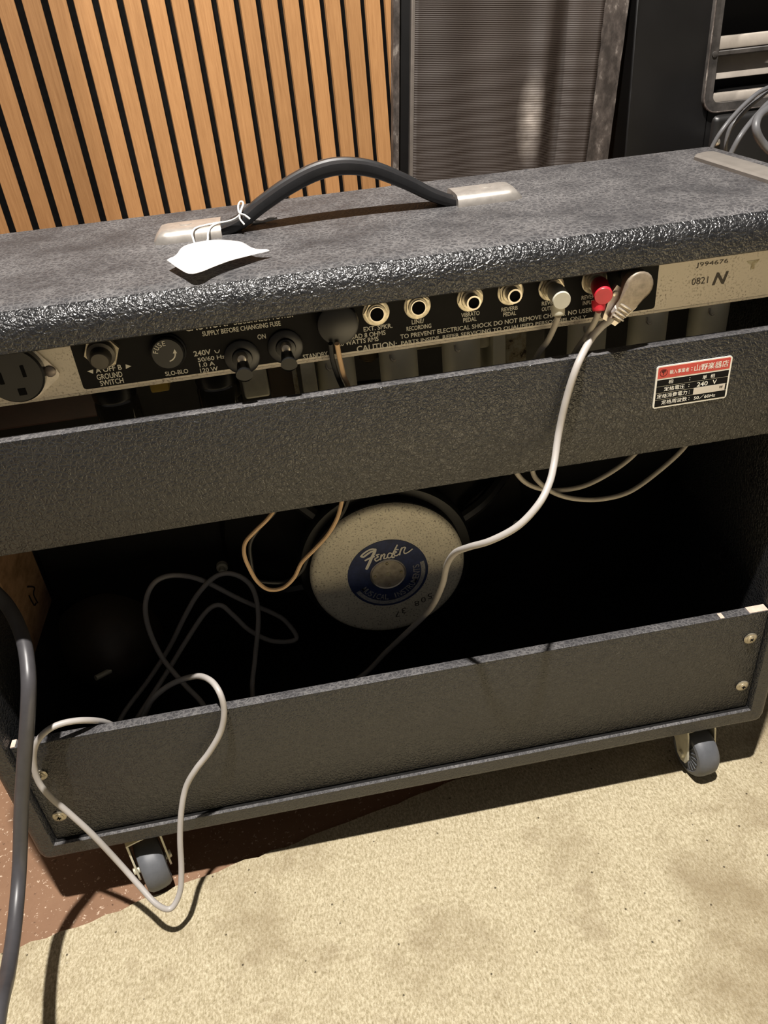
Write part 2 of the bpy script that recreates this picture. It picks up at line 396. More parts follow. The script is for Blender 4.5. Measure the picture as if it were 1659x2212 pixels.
def make_block():
    M = Mat('rough_pine_block')
    v = M.coord((60, 14, 30))
    n = M.noise(v, 3.0, 6, 0.7)
    M.set(M.ramp(n, [(0.35, (0.16, 0.09, 0.045)), (0.65, (0.30, 0.18, 0.10))]), 0.8, 0, 0.2)
    return M.m


def make_rug():
    M = Mat('worn_cream_wool')
    v = M.coord()
    fib = M.noise(M.coord((1.5, 0.8, 1)), 400, 4, 0.75)
    fine = M.noise(v, 900, 2, 0.6)
    blo = M.noise(v, 7.5, 5, 0.6)
    blo2 = M.noise(v, 22, 4, 0.65)
    c = M.ramp(fib, [(0.30, (0.35, 0.295, 0.17)), (0.46, (0.545, 0.463, 0.30)), (0.64, (0.785, 0.695, 0.49))])
    c = M.mix(M.ramp(blo, [(0.50, 0.0), (0.68, 0.75)]), c, (0.33, 0.255, 0.15))
    c = M.mix(M.ramp(blo2, [(0.56, 0.0), (0.74, 0.5)]), c, (0.30, 0.225, 0.13))
    vs = M.voro(v, 75, 'F1')
    k = M.math('MULTIPLY', M.ramp(vs.outputs['Distance'], [(0.05, 1.0), (0.085, 0.0)]), M.ramp(blo2, [(0.46, 0.0), (0.5, 0.85)]))
    c = M.mix(k, c, (0.04, 0.028, 0.016))
    M.set(c, 0.95, 0, 0.1)
    h = M.math('ADD', fib, M.math('MULTIPLY', fine, 0.5))
    M.bump(h, 0.8, 0.0035)
    return M.m


def make_floor():
    M = Mat('brown_speckled_vinyl')
    v = M.coord()
    big = M.noise(v, 30, 5, 0.65)
    sp = M.noise(v, 330, 3, 0.6)
    c = M.mix(big, (0.19, 0.105, 0.062), (0.28, 0.165, 0.10))
    c = M.mix(M.ramp(sp, [(0.62, 0.0), (0.70, 1.0)]), c, (0.62, 0.48, 0.36))
    d = M.ramp(M.noise(v, 180, 3, 0.6), [(0.66, 0.0), (0.74, 0.8)])
    c = M.mix(d, c, (0.05, 0.028, 0.018))
    M.set(c, 0.42, 0, 0.45)
    M.bump(sp, 0.3, 0.0006)
    return M.m


def make_grille():
    M = Mat('ribbed_brown_grille_cloth')
    v = M.coord()
    wv = M.node('ShaderNodeTexWave', wave_type='BANDS', bands_direction='Z', wave_profile='SIN')
    wv.inputs['Scale'].default_value = 145
    wv.inputs['Distortion'].default_value = 0.35
    wv.inputs['Detail'].default_value = 1
    M.link(v, wv.inputs['Vector'])
    wx = M.node('ShaderNodeTexWave', wave_type='BANDS', bands_direction='X', wave_profile='SIN')
    wx.inputs['Scale'].default_value = 150
    M.link(v, wx.inputs['Vector'])
    big = M.noise(M.coord((9, 9, 3)), 1.0, 5, 0.6)
    base = M.mix(big, (0.019, 0.0125, 0.0092), (0.046, 0.033, 0.0255))
    c = M.mix(M.math('MULTIPLY', wv.outputs['Fac'], 0.38), base, (0.022, 0.017, 0.014))
    c = M.mix(M.math('MULTIPLY', wx.outputs['Fac'], 0.2), c, (0.02, 0.016, 0.013))
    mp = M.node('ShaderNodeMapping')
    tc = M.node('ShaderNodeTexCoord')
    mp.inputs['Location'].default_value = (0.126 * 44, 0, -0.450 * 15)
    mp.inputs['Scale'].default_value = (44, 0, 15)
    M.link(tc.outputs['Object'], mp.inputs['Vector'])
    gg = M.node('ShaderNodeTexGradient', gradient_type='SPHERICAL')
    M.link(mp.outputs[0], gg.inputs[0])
    lit_spot = M.math('MULTIPLY', gg.outputs['Fac'], M.ramp(M.noise(v, 60, 4), [(0.3, 0.3), (0.7, 0.8)]))  # pale spot painted in for the light caught on the bulging cloth
    c = M.mix(lit_spot, c, (0.34, 0.30, 0.26))
    M.set(c, 0.65, 0, 0.4)
    M.bump(wv.outputs['Fac'], 0.6, 0.0008)
    return M.m


def make_scuff():
    M = Mat('scuffed_cabinet_edge')
    v = M.coord((1, 1, 0.6))
    n = M.noise(v, 42, 6, 0.7)
    M.set(M.ramp(n, [(0.42, (0.024, 0.019, 0.016)), (0.56, (0.065, 0.053, 0.046)), (0.70, (0.28, 0.25, 0.22))]), 0.6, 0, 0.4)
    return M.m


M_CHASSIS = make_chassis()
M_MAGNET = make_magnet()
M_RUST = make_rust()
M_OAK = make_oak('oiled_oak', (0.275, 0.135, 0.050), (0.385, 0.203, 0.082))
M_BLOCK = make_block()
M_RUG = make_rug()
M_FLOOR = make_floor()
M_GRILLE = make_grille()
M_SCUFF = make_scuff()

# ------------------------------------------------------------------ builders
WORLD = {}


def finish(me, smooth=True, angle=38):
    if smooth:
        for p in me.polygons:
            p.use_smooth = True
        me.set_sharp_from_angle(angle=radians(angle))


def obj(name, bm, mat, parent=None, local=False, smooth=True, angle=38):
    """link one mesh object; its vertices are in world metres unless local is set"""
    if isinstance(bm, bmesh.types.BMesh):
        me = bpy.data.meshes.new(name)
        bmesh.ops.recalc_face_normals(bm, faces=bm.faces)
        bm.to_mesh(me)
        bm.free()
    else:
        me = bm
        me.name = name
    mats = mat if isinstance(mat, (list, tuple)) else [mat]
    while len(me.materials) and not isinstance(bm, bmesh.types.BMesh):
        me.materials.pop()
    for m in mats:
        me.materials.append(m)
    finish(me, smooth, angle)
    o = bpy.data.objects.new(name, me)
    COL.objects.link(o)
    if parent is not None:
        o.parent = parent
        if not local:
            o.matrix_parent_inverse = WORLD.get(parent.name, Matrix()).inverted()
    return o


def thing(name, label, cat, loc=(0, 0, 0), rot=(0, 0, 0), group=None):
    o = bpy.data.objects.new(name, None)
    o.empty_display_size = 0.02
    COL.objects.link(o)
    o.location = loc
    o.rotation_euler = rot
    from mathutils import Euler
    WORLD[o.name] = Matrix.Translation(loc) @ Euler(rot).to_matrix().to_4x4()
    tag(o, label, cat, group)
    return o


def tag(o, label, cat, group=None):
    o['label'] = label
    o['category'] = cat
    if group:
        o['group'] = group
    return o


def merge(bm, b2, M=None):
    if M is not None:
        bmesh.ops.transform(b2, matrix=M, verts=b2.verts)
    me = bpy.data.meshes.new('tmp')
    b2.to_mesh(me)
    b2.free()
    bm.from_mesh(me)
    bpy.data.meshes.remove(me)


def box(bm, x0, x1, y0, y1, z0, z1, bev=0.0, seg=2, M=None):
    b = bmesh.new()
    bmesh.ops.create_cube(b, size=1.0)
    for v in b.verts:
        v.co = Vector(((x0 + x1) / 2 + v.co.x * (x1 - x0), (y0 + y1) / 2 + v.co.y * (y1 - y0), (z0 + z1) / 2 + v.co.z * (z1 - z0)))
    if bev > 0:
        bmesh.ops.bevel(b, geom=list(b.edges), offset=bev, segments=seg, profile=0.5, affect='EDGES')
    merge(bm, b, M)
    return bm


def frame_axes(d):
    d = Vector(d).normalized()
    a = Vector((0, 0, 1)) if abs(d.z) < 0.9 else Vector((1, 0, 0))
    u = d.cross(a).normalized()
    return d, u, d.cross(u).normalized()


def lathe(bm, prof, origin, axis, n=32, caps=True):
    """prof: (radius, distance along axis) pairs"""
    d, u, w = frame_axes(axis)
    O = Vector(origin)
    rings = []
    for r, t in prof:
        c = O + d * t
        if r < 1e-6:
            rings.append([bm.verts.new(c)])
        else:
            rings.append([bm.verts.new(c + (u * cos(2 * pi * k / n) + w * sin(2 * pi * k / n)) * r) for k in range(n)])
    for a, b in zip(rings, rings[1:]):
        for k in range(n):
            k2 = (k + 1) % n
            if len(a) == 1 and len(b) == 1:
                continue
            if len(a) == 1:
                bm.faces.new((a[0], b[k], b[k2]))
            elif len(b) == 1:
                bm.faces.new((a[k], a[k2], b[0]))
            else:
                bm.faces.new((a[k], a[k2], b[k2], b[k]))
    if caps:
        for rg in (rings[0], rings[-1]):
            if len(rg) > 2:
                bm.faces.new(rg)
    return bm


def catmull(pts, per=8):
    P = [Vector(p) for p in pts]
    P = [P[0] * 2 - P[1]] + P + [P[-1] * 2 - P[-2]]
    out = []
    for i in range(1, len(P) - 2):
        p0, p1, p2, p3 = P[i - 1:i + 3]
        for k in range(per):
            t = k / per
            out.append(0.5 * ((2 * p1) + (p2 - p0) * t + (2 * p0 - 5 * p1 + 4 * p2 - p3) * t * t + (3 * p1 - p0 - 3 * p2 + p3) * t ** 3))
    out.append(P[-2].copy())
    return out


def tube(bm, pts, r, n=10, per=8, smooth=True):
    P = catmull(pts, per) if smooth else [Vector(p) for p in pts]
    t0 = (P[1] - P[0]).normalized()
    _, u, _ = frame_axes(t0)
    prev = None
    first = None
    for i, p in enumerate(P):
        t = (P[min(i + 1, len(P) - 1)] - P[max(i - 1, 0)]).normalized()
        u = (u - t * u.dot(t)).normalized()
        w = t.cross(u)
        rr = r(i / (len(P) - 1)) if callable(r) else r
        ring = [bm.verts.new(p + (u * cos(2 * pi * k / n) + w * sin(2 * pi * k / n)) * rr) for k in range(n)]
        if prev:
            for k in range(n):
                bm.faces.new((prev[k], prev[(k + 1) % n], ring[(k + 1) % n], ring[k]))
        else:
            first = ring
        prev = ring
    bm.faces.new(first)
    bm.faces.new(prev)
    return bm


def prism(bm, poly, y0, y1):
    """outline in x,z swept from y0 to y1"""
    a = [bm.verts.new((x, y0, z)) for x, z in poly]
    b = [bm.verts.new((x, y1, z)) for x, z in poly]
    n = len(poly)
    bm.faces.new(a)
    bm.faces.new(b)
    for k in range(n):
        bm.faces.new((a[k], a[(k + 1) % n], b[(k + 1) % n], b[k]))
    return bm


def round_rect(x0, x1, z0, z1, r, seg=5):
    rs = r if isinstance(r, (tuple, list)) else (r,) * 4   # bottom-left, bottom-right, top-right, top-left
    out = []
    for (cx, cz, a0, rr) in ((x0, z0, pi, rs[0]), (x1, z0, 1.5 * pi, rs[1]), (x1, z1, 0, rs[2]), (x0, z1, 0.5 * pi, rs[3])):
        px = cx + rr if cx == x0 else cx - rr
        pz = cz + rr if cz == z0 else cz - rr
        for k in range(seg + 1):
            a = a0 + k / seg * pi / 2
            out.append((px + cos(a) * rr, pz + sin(a) * rr))
    return out


def text_mesh(body, bold=0.0):
    c = bpy.data.curves.new('t', 'FONT')
    c.body = body
    c.offset = bold
    c.resolution_u = 3
    o = bpy.data.objects.new('t', c)
    COL.objects.link(o)
    dg = bpy.context.evaluated_depsgraph_get()
    me = bpy.data.meshes.new_from_object(o.evaluated_get(dg))
    bpy.data.objects.remove(o)
    bpy.data.curves.remove(c)
    return me


def add_text(bm, body, x0, x1, z, h, y, bold=0.012, shear=0.0, ax=None):
    """flat lettering fitted into x0..x1 and z..z+h on the plane at depth y; ax maps (s,t) to a point"""
    me = text_mesh(body, bold)
    xs = [v.co.x for v in me.vertices]
    ys = [v.co.y for v in me.vertices]
    if not xs:
        return
    ax0, ax1, ay0, ay1 = min(xs), max(xs), min(ys), max(ys)
    for v in me.vertices:
        s = (v.co.x - ax0) / (ax1 - ax0)
        t = (v.co.y - ay0) / (ay1 - ay0)
        X = x0 + s * (x1 - x0) + shear * t
        Z = z + t * h
        v.co = ax(X, Z) if ax else Vector((X, y, Z))
    bm.from_mesh(me)
    bpy.data.meshes.remove(me)


def arc_text(bm, body, cx, cz, y, rad, a_mid, span, h, inside=False, wfac=0.75, bold=0.006):
    n = len(body)
    for i, ch in enumerate(body):
        if ch == ' ':
            continue
        f = (i / (n - 1) - 0.5) * span
        a = a_mid + f if inside else a_mid - f
        me = text_mesh(ch, bold)
        xs = [v.co.x for v in me.vertices]
        ys = [v.co.y for v in me.vertices]
        mx = (min(xs) + max(xs)) / 2
        w = max(xs) - min(xs)
        sc = min(h * wfac / max(w, 1e-6), h / (max(ys) - min(ys)) * 1.0) if w > 0.2 else h / (max(ys) - min(ys))
        y0 = min(ys)
        sy = h / (max(ys) - min(ys))
        for v in me.vertices:
            lx = (v.co.x - mx) * sc
            ly = (v.co.y - y0) * sy
            if inside:       # letters stand on the outer side, read along the bottom
                er = Vector((cos(a), 0, sin(a)))
                et = Vector((-sin(a), 0, cos(a)))
                p = er * (rad - ly) + et * lx
            else:
                er = Vector((cos(a), 0, sin(a)))
                et = Vector((sin(a), 0, -cos(a)))
                p = er * (rad + ly) + et * lx
            v.co = Vector((cx, y, cz)) + p
        bm.from_mesh(me)
        bpy.data.meshes.remove(me)


def ribbon(bm, pts, hw, y):
    """flat brush stroke in the x,z plane with round ends"""
    P = catmull([(p[0], y, p[1]) for p in pts], 6)
    L = []
    Rr = []
    for i, p in enumerate(P):
        t = (P[min(i + 1, len(P) - 1)] - P[max(i - 1, 0)]).normalized()
        nrm = Vector((-t.z, 0, t.x))
        L.append(bm.verts.new(p + nrm * hw))
        Rr.append(bm.verts.new(p - nrm * hw))
    for i in range(len(P) - 1):
        bm.faces.new((L[i], L[i + 1], Rr[i + 1], Rr[i]))
    for e in (P[0], P[-1]):
        bm.faces.new([bm.verts.new(e + Vector((cos(a) * hw, -0.00002, sin(a) * hw))) for a in [k * pi / 6 for k in range(12)]])


def dup(root, loc, rot=None, label=None, group=None):
    c = root.copy()
    COL.objects.link(c)
    c.location = loc
    if rot:
        c.rotation_euler = rot
    if label:
        c['label'] = label
    if group:
        c['group'] = group
    for ch in list(root.children):
        k = ch.copy()
        COL.objects.link(k)
        k.parent = c
        for g in ch.children:
            q = g.copy()
            COL.objects.link(q)
            q.parent = k
    return c


# ------------------------------------------------------------------ setting: floor and slatted wall
bm = bmesh.new()
box(bm, -3.0, 3.5, -3.0, 2.6, FLOOR_Z - 0.05, FLOOR_Z)
fl = obj('floor', bm, M_FLOOR, smooth=False)
fl['kind'] = 'structure'
fl['label'] = 'brown speckled vinyl floor beside the rug'

WO = Vector((-0.0754, 1.1695, 0))
WU = Vector((0.9721, 0.2344, 0))
WN = Vector((0.2344, -0.9721, 0))
WALL_R = Matrix((WU, -WN, Vector((0, 0, 1)))).transposed().to_4x4()
wb = bmesh.new()
box(wb, -1.2, 2.2, 0.010, 0.05, FLOOR_Z, 2.3)
bmesh.ops.transform(wb, matrix=Matrix.Translation(WO) @ WALL_R, verts=wb.verts)
wall = obj('wall_back', wb, M_FELT, smooth=False)
wall['kind'] = 'structure'
wall['label'] = 'slatted oak acoustic wall with black gaps'
sb = bmesh.new()
box(sb, -0.0143, 0.0143, 0.0, 0.0105, FLOOR_Z, 2.3, 0.0006, 1)
slat_me = None
for i in range(-28, 54):
    if slat_me is None:
        s = obj('slat', sb, M_OAK, wall, smooth=False)
        slat_me = s.data
    else:
        s = bpy.data.objects.new('slat', slat_me)
        COL.objects.link(s)
        s.parent = wall
    s.matrix_parent_inverse = Matrix()
    s.matrix_basis = Matrix.Translation(WO + WU * (0.04 * i + 0.02)) @ WALL_R

# ------------------------------------------------------------------ rug
bm = bmesh.new()
ru = Vector((0.9800, 0.1983, 0))
rv = Vector((0.1983, -0.9800, 0))
ro = Vector((-0.0458, -0.0365, 0))
top_edge = []
random.seed(3)
for i in range(240):
    t = -0.9 + i * 0.012
    j = random.uniform(-0.0018, 0.0018)
    top_edge.append(ro + ru * t + rv * j)
far_edge = [top_edge[-1] + rv * 1.9, top_edge[0] + rv * 1.9]
out = [Vector((p.x, p.y, RUG_Z)) for p in top_edge + far_edge]
lo = [Vector((p.x, p.y, FLOOR_Z)) for p in top_edge + far_edge]
a = [bm.verts.new(p) for p in out]
b = [bm.verts.new(p) for p in lo]
bm.faces.new(a)
bm.faces.new(b)
for k in range(len(a)):
    bm.faces.new((a[k], a[(k + 1) % len(a)], b[(k + 1) % len(b)], b[k]))
tag(obj('rug', bm, M_RUG, smooth=False), 'timeworn cream rug under the right half of the amplifier', 'rug')

# ------------------------------------------------------------------ amplifier
W, H = 0.622, 0.4405
YR = -0.004          # rear edge of the shell
amp = thing('guitar_amplifier', 'black combo guitar amplifier on casters seen from its open back', 'amplifier', (0.311, 0.12, FLOOR_Z))

# shell: four boards in one body, big round rear edge on top, slanted front
NSEG = 6


def shell_outline():
    pts = []
    rb, rt = 0.010, 0.016
    for (cx, cz, a0, rr) in ((0, 0, pi, rb), (W, 0, 1.5 * pi, rb), (W, H, 0, rt), (0, H, 0.5 * pi, rt)):
        px = cx + rr if cx == 0 else cx - rr
        pz = cz + rr if cz == 0 else cz - rr
        for k in range(NSEG + 1):
            a = a0 + k / NSEG * pi / 2
            pts.append((px + cos(a) * rr, pz + sin(a) * rr, cos(a), sin(a)))
    return pts


OUT = shell_outline()
INN = round_rect(0.0168, W - 0.0168, 0.0188, 0.4172, 0.0006, NSEG)


def edge_r(z, nz):
    return 0.016 if nz > 0.7 else (0.006 if nz < -0.7 else 0.007 + (0.009 * max(0, (z - 0.41) / 0.03) if z > 0.41 else 0))


bm = bmesh.new()
rings = []
rings.append([bm.verts.new((x, 0.186, z)) for x, z in INN])
rings.append([bm.verts.new((x, YR + 0.002, z)) for x, z in INN])
rings.append([bm.verts.new((x + (0.0012 if x < .3 else -0.0012) * -1, YR, z + (-0.0012 if z < .2 else 0.0012))) for x, z in INN])
for k in range(7):
    t = k / 6 * pi / 2
    ring = []
    for x, z, nx, nz in OUT:
        r = edge_r(z, nz)
        i = r * (1 - sin(t))
        zz = z - nz * i
        xx = x - nx * i
        ring.append(bm.verts.new((xx, YR + r * (1 - cos(t)), zz)))
    rings.append(ring)
for k in range(5):
    t = k / 4 * pi / 2
    r = 0.008
    ring = []
    for x, z, nx, nz in OUT:
        i = r * (1 - cos(t))
        D = 0.24 - 0.042 * z / H
        ring.append(bm.verts.new((x - nx * i, D - r + r * sin(t), z - nz * i)))
    rings.append(ring)
n = len(OUT)
for ra, rb_ in zip(rings, rings[1:]):
    for k in range(n):
        bm.faces.new((ra[k], ra[(k + 1) % n], rb_[(k + 1) % n], rb_[k]))
bm.faces.new(rings[-1])
bm.faces.new(rings[0])
bm.normal_update()
bmesh.ops.recalc_face_normals(bm, faces=bm.faces)
for f in bm.faces:
    c = f.calc_center_median()
    if c.z > H - 0.0065 and f.normal.z > 0.82:
        f.material_index = 1
    if c.y < 0.001 and c.z < 0.0195 and f.normal.z > 0.3:
        f.material_index = 1  # lit strip of the bottom ledge painted paler, along with dust
    if c.y > 0.06 and 0.017 < c.x < W - 0.017 and 0.0185 < c.z < 0.42 and c.y < 0.187:
        f.material_index = 2
cab = obj('cabinet_shell', bm, [M_TOLEX, M_TOLEX_TOP, M_INSIDE], amp, angle=50)

bm = bmesh.new()
box(bm, 0.0172, W - 0.0172, 0.180, 0.186, 0.0195, 0.419)
obj('baffle_board', bm, M_INSIDE, amp, smooth=False)

# back panels
ZLB, ZLT, ZUB, ZUT = 0.0198, 0.1282, 0.2914, 0.3668
PX0, PX1 = 0.0178, W - 0.0178
TH = 0.0085


def screw(parent, x, z, y=0.0):
    b = bmesh.new()
    lathe(b, [(0.0052, 0.0), (0.0056, 0.0006), (0.0050, 0.0013), (0.0036, 0.0016)], (x, y, z), (0, -1, 0), 24)
    w = obj('cup_washer', b, M_BRASSY, parent)
    b = bmesh.new()
    lathe(b, [(0.0036, 0.0010), (0.0034, 0.0019), (0.0022, 0.0025), (0.0, 0.0027)], (x, y, z), (0, -1, 0), 20)
    sc = obj('screw_head', b, M_BRASSY, parent)
    b = bmesh.new()
    a = random.uniform(0, pi)
    for q in (a, a + pi / 2):
        box(b, -0.0017, 0.0017, -0.0029, -0.0024, -0.0004, 0.0004, M=Matrix.Translation((x, y, z)) @ Matrix.Rotation(q, 4, 'Y'))
    obj('screw_slot', b, M_HOLE, parent, smooth=False)


bm = bmesh.new()
box(bm, PX0, PX1, 0.0, TH, ZLB, ZLT, 0.0012, 2)
for f in bm.faces:
    if f.normal.z > 0.5:
        f.material_index = 1  # highlight on the top edge painted in by the paler dusty vinyl
lower = obj('lower_back_panel', bm, [M_TOLEX, M_TOLEX_TOP], amp)
for x, z in ((0.0290, 0.0960), (0.0285, 0.0468), (0.5926, 0.1017), (0.5952, 0.0472)):
    screw(lower, x, z)
bm = bmesh.new()
bm.free()
for x0, x1, y1 in ((0.588, 0.6035, TH - 0.0006), (0.5635, 0.5668, 0.0066), (0.0180, 0.0212, TH - 0.0006)):
    bm = bmesh.new()
    box(bm, x0, x1, 0.0008, y1, ZLT - 0.002, ZLT + 0.0003)
    obj('bare_wood_edge', bm, M_WOODCUT, lower, smooth=False)['label'] = 'bare pale wood where the vinyl is torn off the panel edge'

bm = bmesh.new()
box(bm, PX0, PX1, 0.0, TH, ZUB, ZUT, 0.0012, 2)
for f in bm.faces:
    if f.normal.z > 0.5:
        f.material_index = 1  # same painted highlight and dust on this panel's top edge
upper = obj('upper_back_panel', bm, [M_TOLEX, M_TOLEX_TOP], amp)

# rating sticker on the upper panel
SX0, SX1, SZ0, SZ1 = 0.4850, 0.5350, 0.3243, 0.3532
SW, SH = SX1 - SX0, SZ1 - SZ0


def sx(u):
    return SX0 + u * SW


def sz(v):
    return SZ1 - v * SH


bm = bmesh.new()
prism(bm, round_rect(SX0, SX1, SZ0, SZ1, 0.0018), 0.0, -0.0006)
stk = obj('rating_sticker', bm, M_WHITEPR, upper, smooth=False)
stk['label'] = 'white edged sticker with red header and black rows'
bm = bmesh.new()
prism(bm, [(sx(.022), sz(.29)), (sx(.978), sz(.29)), (sx(.978), sz(.05)), (sx(.965), sz(.03)), (sx(.035), sz(.03)), (sx(.022), sz(.05))], -0.0006, -0.00068)
obj('red_header', bm, M_REDST, upper, smooth=False)
rows = [(.325, .475), (.485, .635), (.645, .795), (.805, .965)]
for a0, a1 in rows:
    bm = bmesh.new()
    prism(bm, [(sx(.022), sz(a1)), (sx(.978), sz(a1)), (sx(.978), sz(a0)), (sx(.022), sz(a0))], -0.0006, -0.00068)
    obj('black_row', bm, M_DARKPR, upper, smooth=False)
bm = bmesh.new()
prism(bm, [(sx(.53), sz(.80)), (sx(.955), sz(.80)), (sx(.955), sz(.635)), (sx(.53), sz(.635))], -0.0006, -0.00076)
obj('pasted_blank', bm, plain('blank_patch', (0.60, 0.55, 0.48), 0.5, var=0.06), upper, smooth=False)
YS = -0.00080
bm = bmesh.new()
for t, u0, u1, v, h in (('輸入事業者', .175, .43, .215, .10), ('：', .455, .475, .20, .075), ('山野楽器店', .50, .955, .235, .155),
                        ('相', .175, .235, .44, .095), (':', .452, .462, .43, .07), ('単', .63, .685, .455, .095), ('相', .735, .79, .455, .095),
                        ('定格電圧', .125, .40, .605, .105), (':', .452, .462, .59, .07), ('240', .565, .71, .615, .105), ('V', .775, .83, .615, .105),
                        ('定格消費電力', .04, .445, .765, .105), (':', .468, .478, .75, .07),
                        ('定格周波数', .11, .455, .925, .105), (':', .478, .486, .91, .07), ('50／60Hz', .55, .84, .93, .10)):
    add_text(bm, t, sx(u0), sx(u1), sz(v), h * SH, YS, 0.006 if ord(t[0]) > 255 else 0.014)
obj('sticker_lettering', bm, M_WHITEPR, upper, smooth=False)
bm = bmesh.new()
add_text(bm, 'W', sx(.875), sx(.925), sz(.735), .06 * SH, YS - 0.0001, 0.02)
obj('sticker_unit', bm, M_DARKPR, upper, smooth=False)
bm = bmesh.new()
add_text(bm, '〒', sx(.068), sx(.122), sz(.205), .10 * SH, YS, 0.02)
cxm, czm = sx(.095), sz(.16)
for k in range(28):
    a0, a1 = k * 2 * pi / 28, (k + 1) * 2 * pi / 28
    bm.faces.new([bm.verts.new((cxm + cos(a) * r, YS, czm + sin(a) * r)) for a, r in ((a0, .0025), (a1, .0025), (a1, .00222), (a0, .00222))])
obj('sticker_mark', bm, M_DARKPR, upper, smooth=False)

# chassis with its printed plate
CZ = 0.3800
bm = bmesh.new()
box(bm, 0.030, 0.592, 0.0200, 0.0212, CZ, 0.436, 0.0004, 1)
box(bm, 0.030, 0.592, 0.0202, 0.175, CZ, CZ + 0.0012)
tube(bm, [(0.030, 0.0212, CZ + 0.0012), (0.592, 0.0212, CZ + 0.0012)], 0.0014, 10, 1, smooth=False)
chassis = obj('chassis', bm, M_CHASSIS, amp)
bm = bmesh.new()
prism(bm, round_rect(0.1413, 0.4896, 0.3832, 0.434, (0.002, 0.002, 0.0005, 0.0005)), 0.0201, 0.0197)
plate = obj('printed_plate', bm, M_BLACKPR, chassis, smooth=False)
YP = 0.0195
for t, x0, x1, z, h in G['PANEL_TEXT']:
    bm = bmesh.new()
    add_text(bm, t, x0, x1, z, h, YP, 0.016)
    obj('printed_line', bm, M_PRINT, chassis, smooth=False)
for tri_ in G['ARROWS']:
    bm = bmesh.new()
    bm.faces.new([bm.verts.new((x, YP, z)) for x, z in tri_])
    obj('printed_arrow', bm, M_PRINT, chassis, smooth=False)
bm = bmesh.new()
ribbon(bm, G['SINE'], 0.00025, YP)
obj('printed_arc', bm, M_PRINT, chassis, smooth=False)
bm = bmesh.new()
for t, x0, x1, z, h in G['CHASSIS_TEXT']:
    add_text(bm, t, x0, x1, z, h, 0.0198, 0.03 if t == 'N' else 0.0, 0.0022 if t == 'N' else 0.0)
obj('stamped_number', bm, M_GREYINK, chassis, smooth=False)

bm = bmesh.new()
prism(bm, [(0.5467, 0.4049), (0.5551, 0.4049), (0.5541, 0.4034), (0.5527, 0.4027), (0.5525, 0.3995), (0.5502, 0.3995), (0.5500, 0.4027), (0.5480, 0.4034)], 0.0201, 0.0198)
obj('worn_mark', bm, M_RUST, chassis, smooth=False)
# mains outlet
ox, oz = 0.1085, 0.4000
bm = bmesh.new()
ear = [(ox + 0.0215, oz - 0.0070), (ox + 0.0228, oz - 0.0045), (ox + 0.0222, oz - 0.002)]
poly = [(ox + 0.0178 * cos(a), oz + 0.0178 * sin(a)) for a in [radians(38) + k * radians(270) / 30 for k in range(31)]] + ear
prism(bm, poly, 0.0200, 0.0180)
obj('outlet_flange', bm, M_CAP, chassis)
bm = bmesh.new()
lathe(bm, [(0.0164, 0.0), (0.0164, 0.0050), (0.0154, 0.0062), (0.0, 0.0062)], (ox, 0.0185, oz), (0, -1, 0), 48)
obj('outlet_body', bm, M_BLACKPL, chassis)
bm = bmesh.new()
for dx, dz, w_, h_ in ((0.0060, 0.002, 0.0019, 0.0068), (-0.0070, -0.0005, 0.0023, 0.0068), (0.0018, -0.0098, 0.0042, 0.0040)):
    box(bm, ox + dx - w_ / 2, ox + dx + w_ / 2, 0.0119, 0.0125, oz + dz - h_ / 2, oz + dz + h_ / 2)
obj('outlet_slot', bm, M_HOLE, chassis, smooth=False)
bm = bmesh.new()
lathe(bm, [(0.0034, 0.0), (0.0032, 0.0010), (0.0020, 0.0016), (0.0, 0.0018)], (0.1268, 0.0180, oz - 0.0022), (0, -1, 0), 20)
obj('outlet_screw', bm, plain('dark_screw_steel', (0.14, 0.12, 0.11), 0.4, 0.6), chassis)


def hexnut(bm, x, z, r, y0, y1, a0=0.3, bore=0.0045):
    outer = [(x + r * cos(a0 + k * pi / 3), z + r * sin(a0 + k * pi / 3)) for k in range(6)]
    prism(bm, outer, y0, y1)
    return bm


def jack(x, z, kind):
    b = bmesh.new()
    lathe(b, [(0.0080, 0.0), (0.0080, 0.0006), (0.0074, 0.0008)], (x, 0.0197, z), (0, -1, 0), 32)
    hexnut(b, x, z, 0.0075, 0.0191, 0.0174, a0=(x * 57) % 1.0)
    lathe(b, [(0.0058, 0.0), (0.0056, 0.0012), (0.0042, 0.0014)], (x, 0.0174, z), (0, -1, 0), 28)
    j = obj('jack_socket', b, M_BRASSY, chassis, angle=30)
    b = bmesh.new()
    if kind == 'open':
        lathe(b, [(0.0046, 0.0), (0.0046, 0.0022), (0.0040, 0.0022), (0.0040, -0.004)], (x, 0.0174, z), (0, -1, 0), 28, caps=False)
        obj('jack_sleeve', b, M_CHROME, chassis)
        b = bmesh.new()
        lathe(b, [(0.0040, 0.0015), (0.0, 0.0015)], (x, 0.0174, z), (0, -1, 0), 24, caps=False)
        obj('jack_bore', b, M_HOLE, chassis)
    else:
        lathe(b, [(0.0043, 0.0), (0.0043, 0.0052), (0.0033, 0.0052), (0.0033, 0.002)], (x, 0.0155, z), (0, -1, 0), 28, caps=False)
        obj('jack_sleeve', b, M_CHROME, chassis)
        b = bmesh.new()
        lathe(b, [(0.0033, 0.0036), (0.0, 0.0036)], (x, 0.0155, z), (0, -1, 0), 24, caps=False)
        obj('jack_bore', b, M_HOLE, chassis)


for x, z, k in ((0.3156, 0.4052, 'open'), (0.3403, 0.4057, 'open'), (0.3722, 0.4058, 'pin'), (0.3969, 0.4064, 'pin'), (0.4221, 0.4056, 'pin'), (0.4489, 0.4062, 'pin')):
    jack(x, z, k)

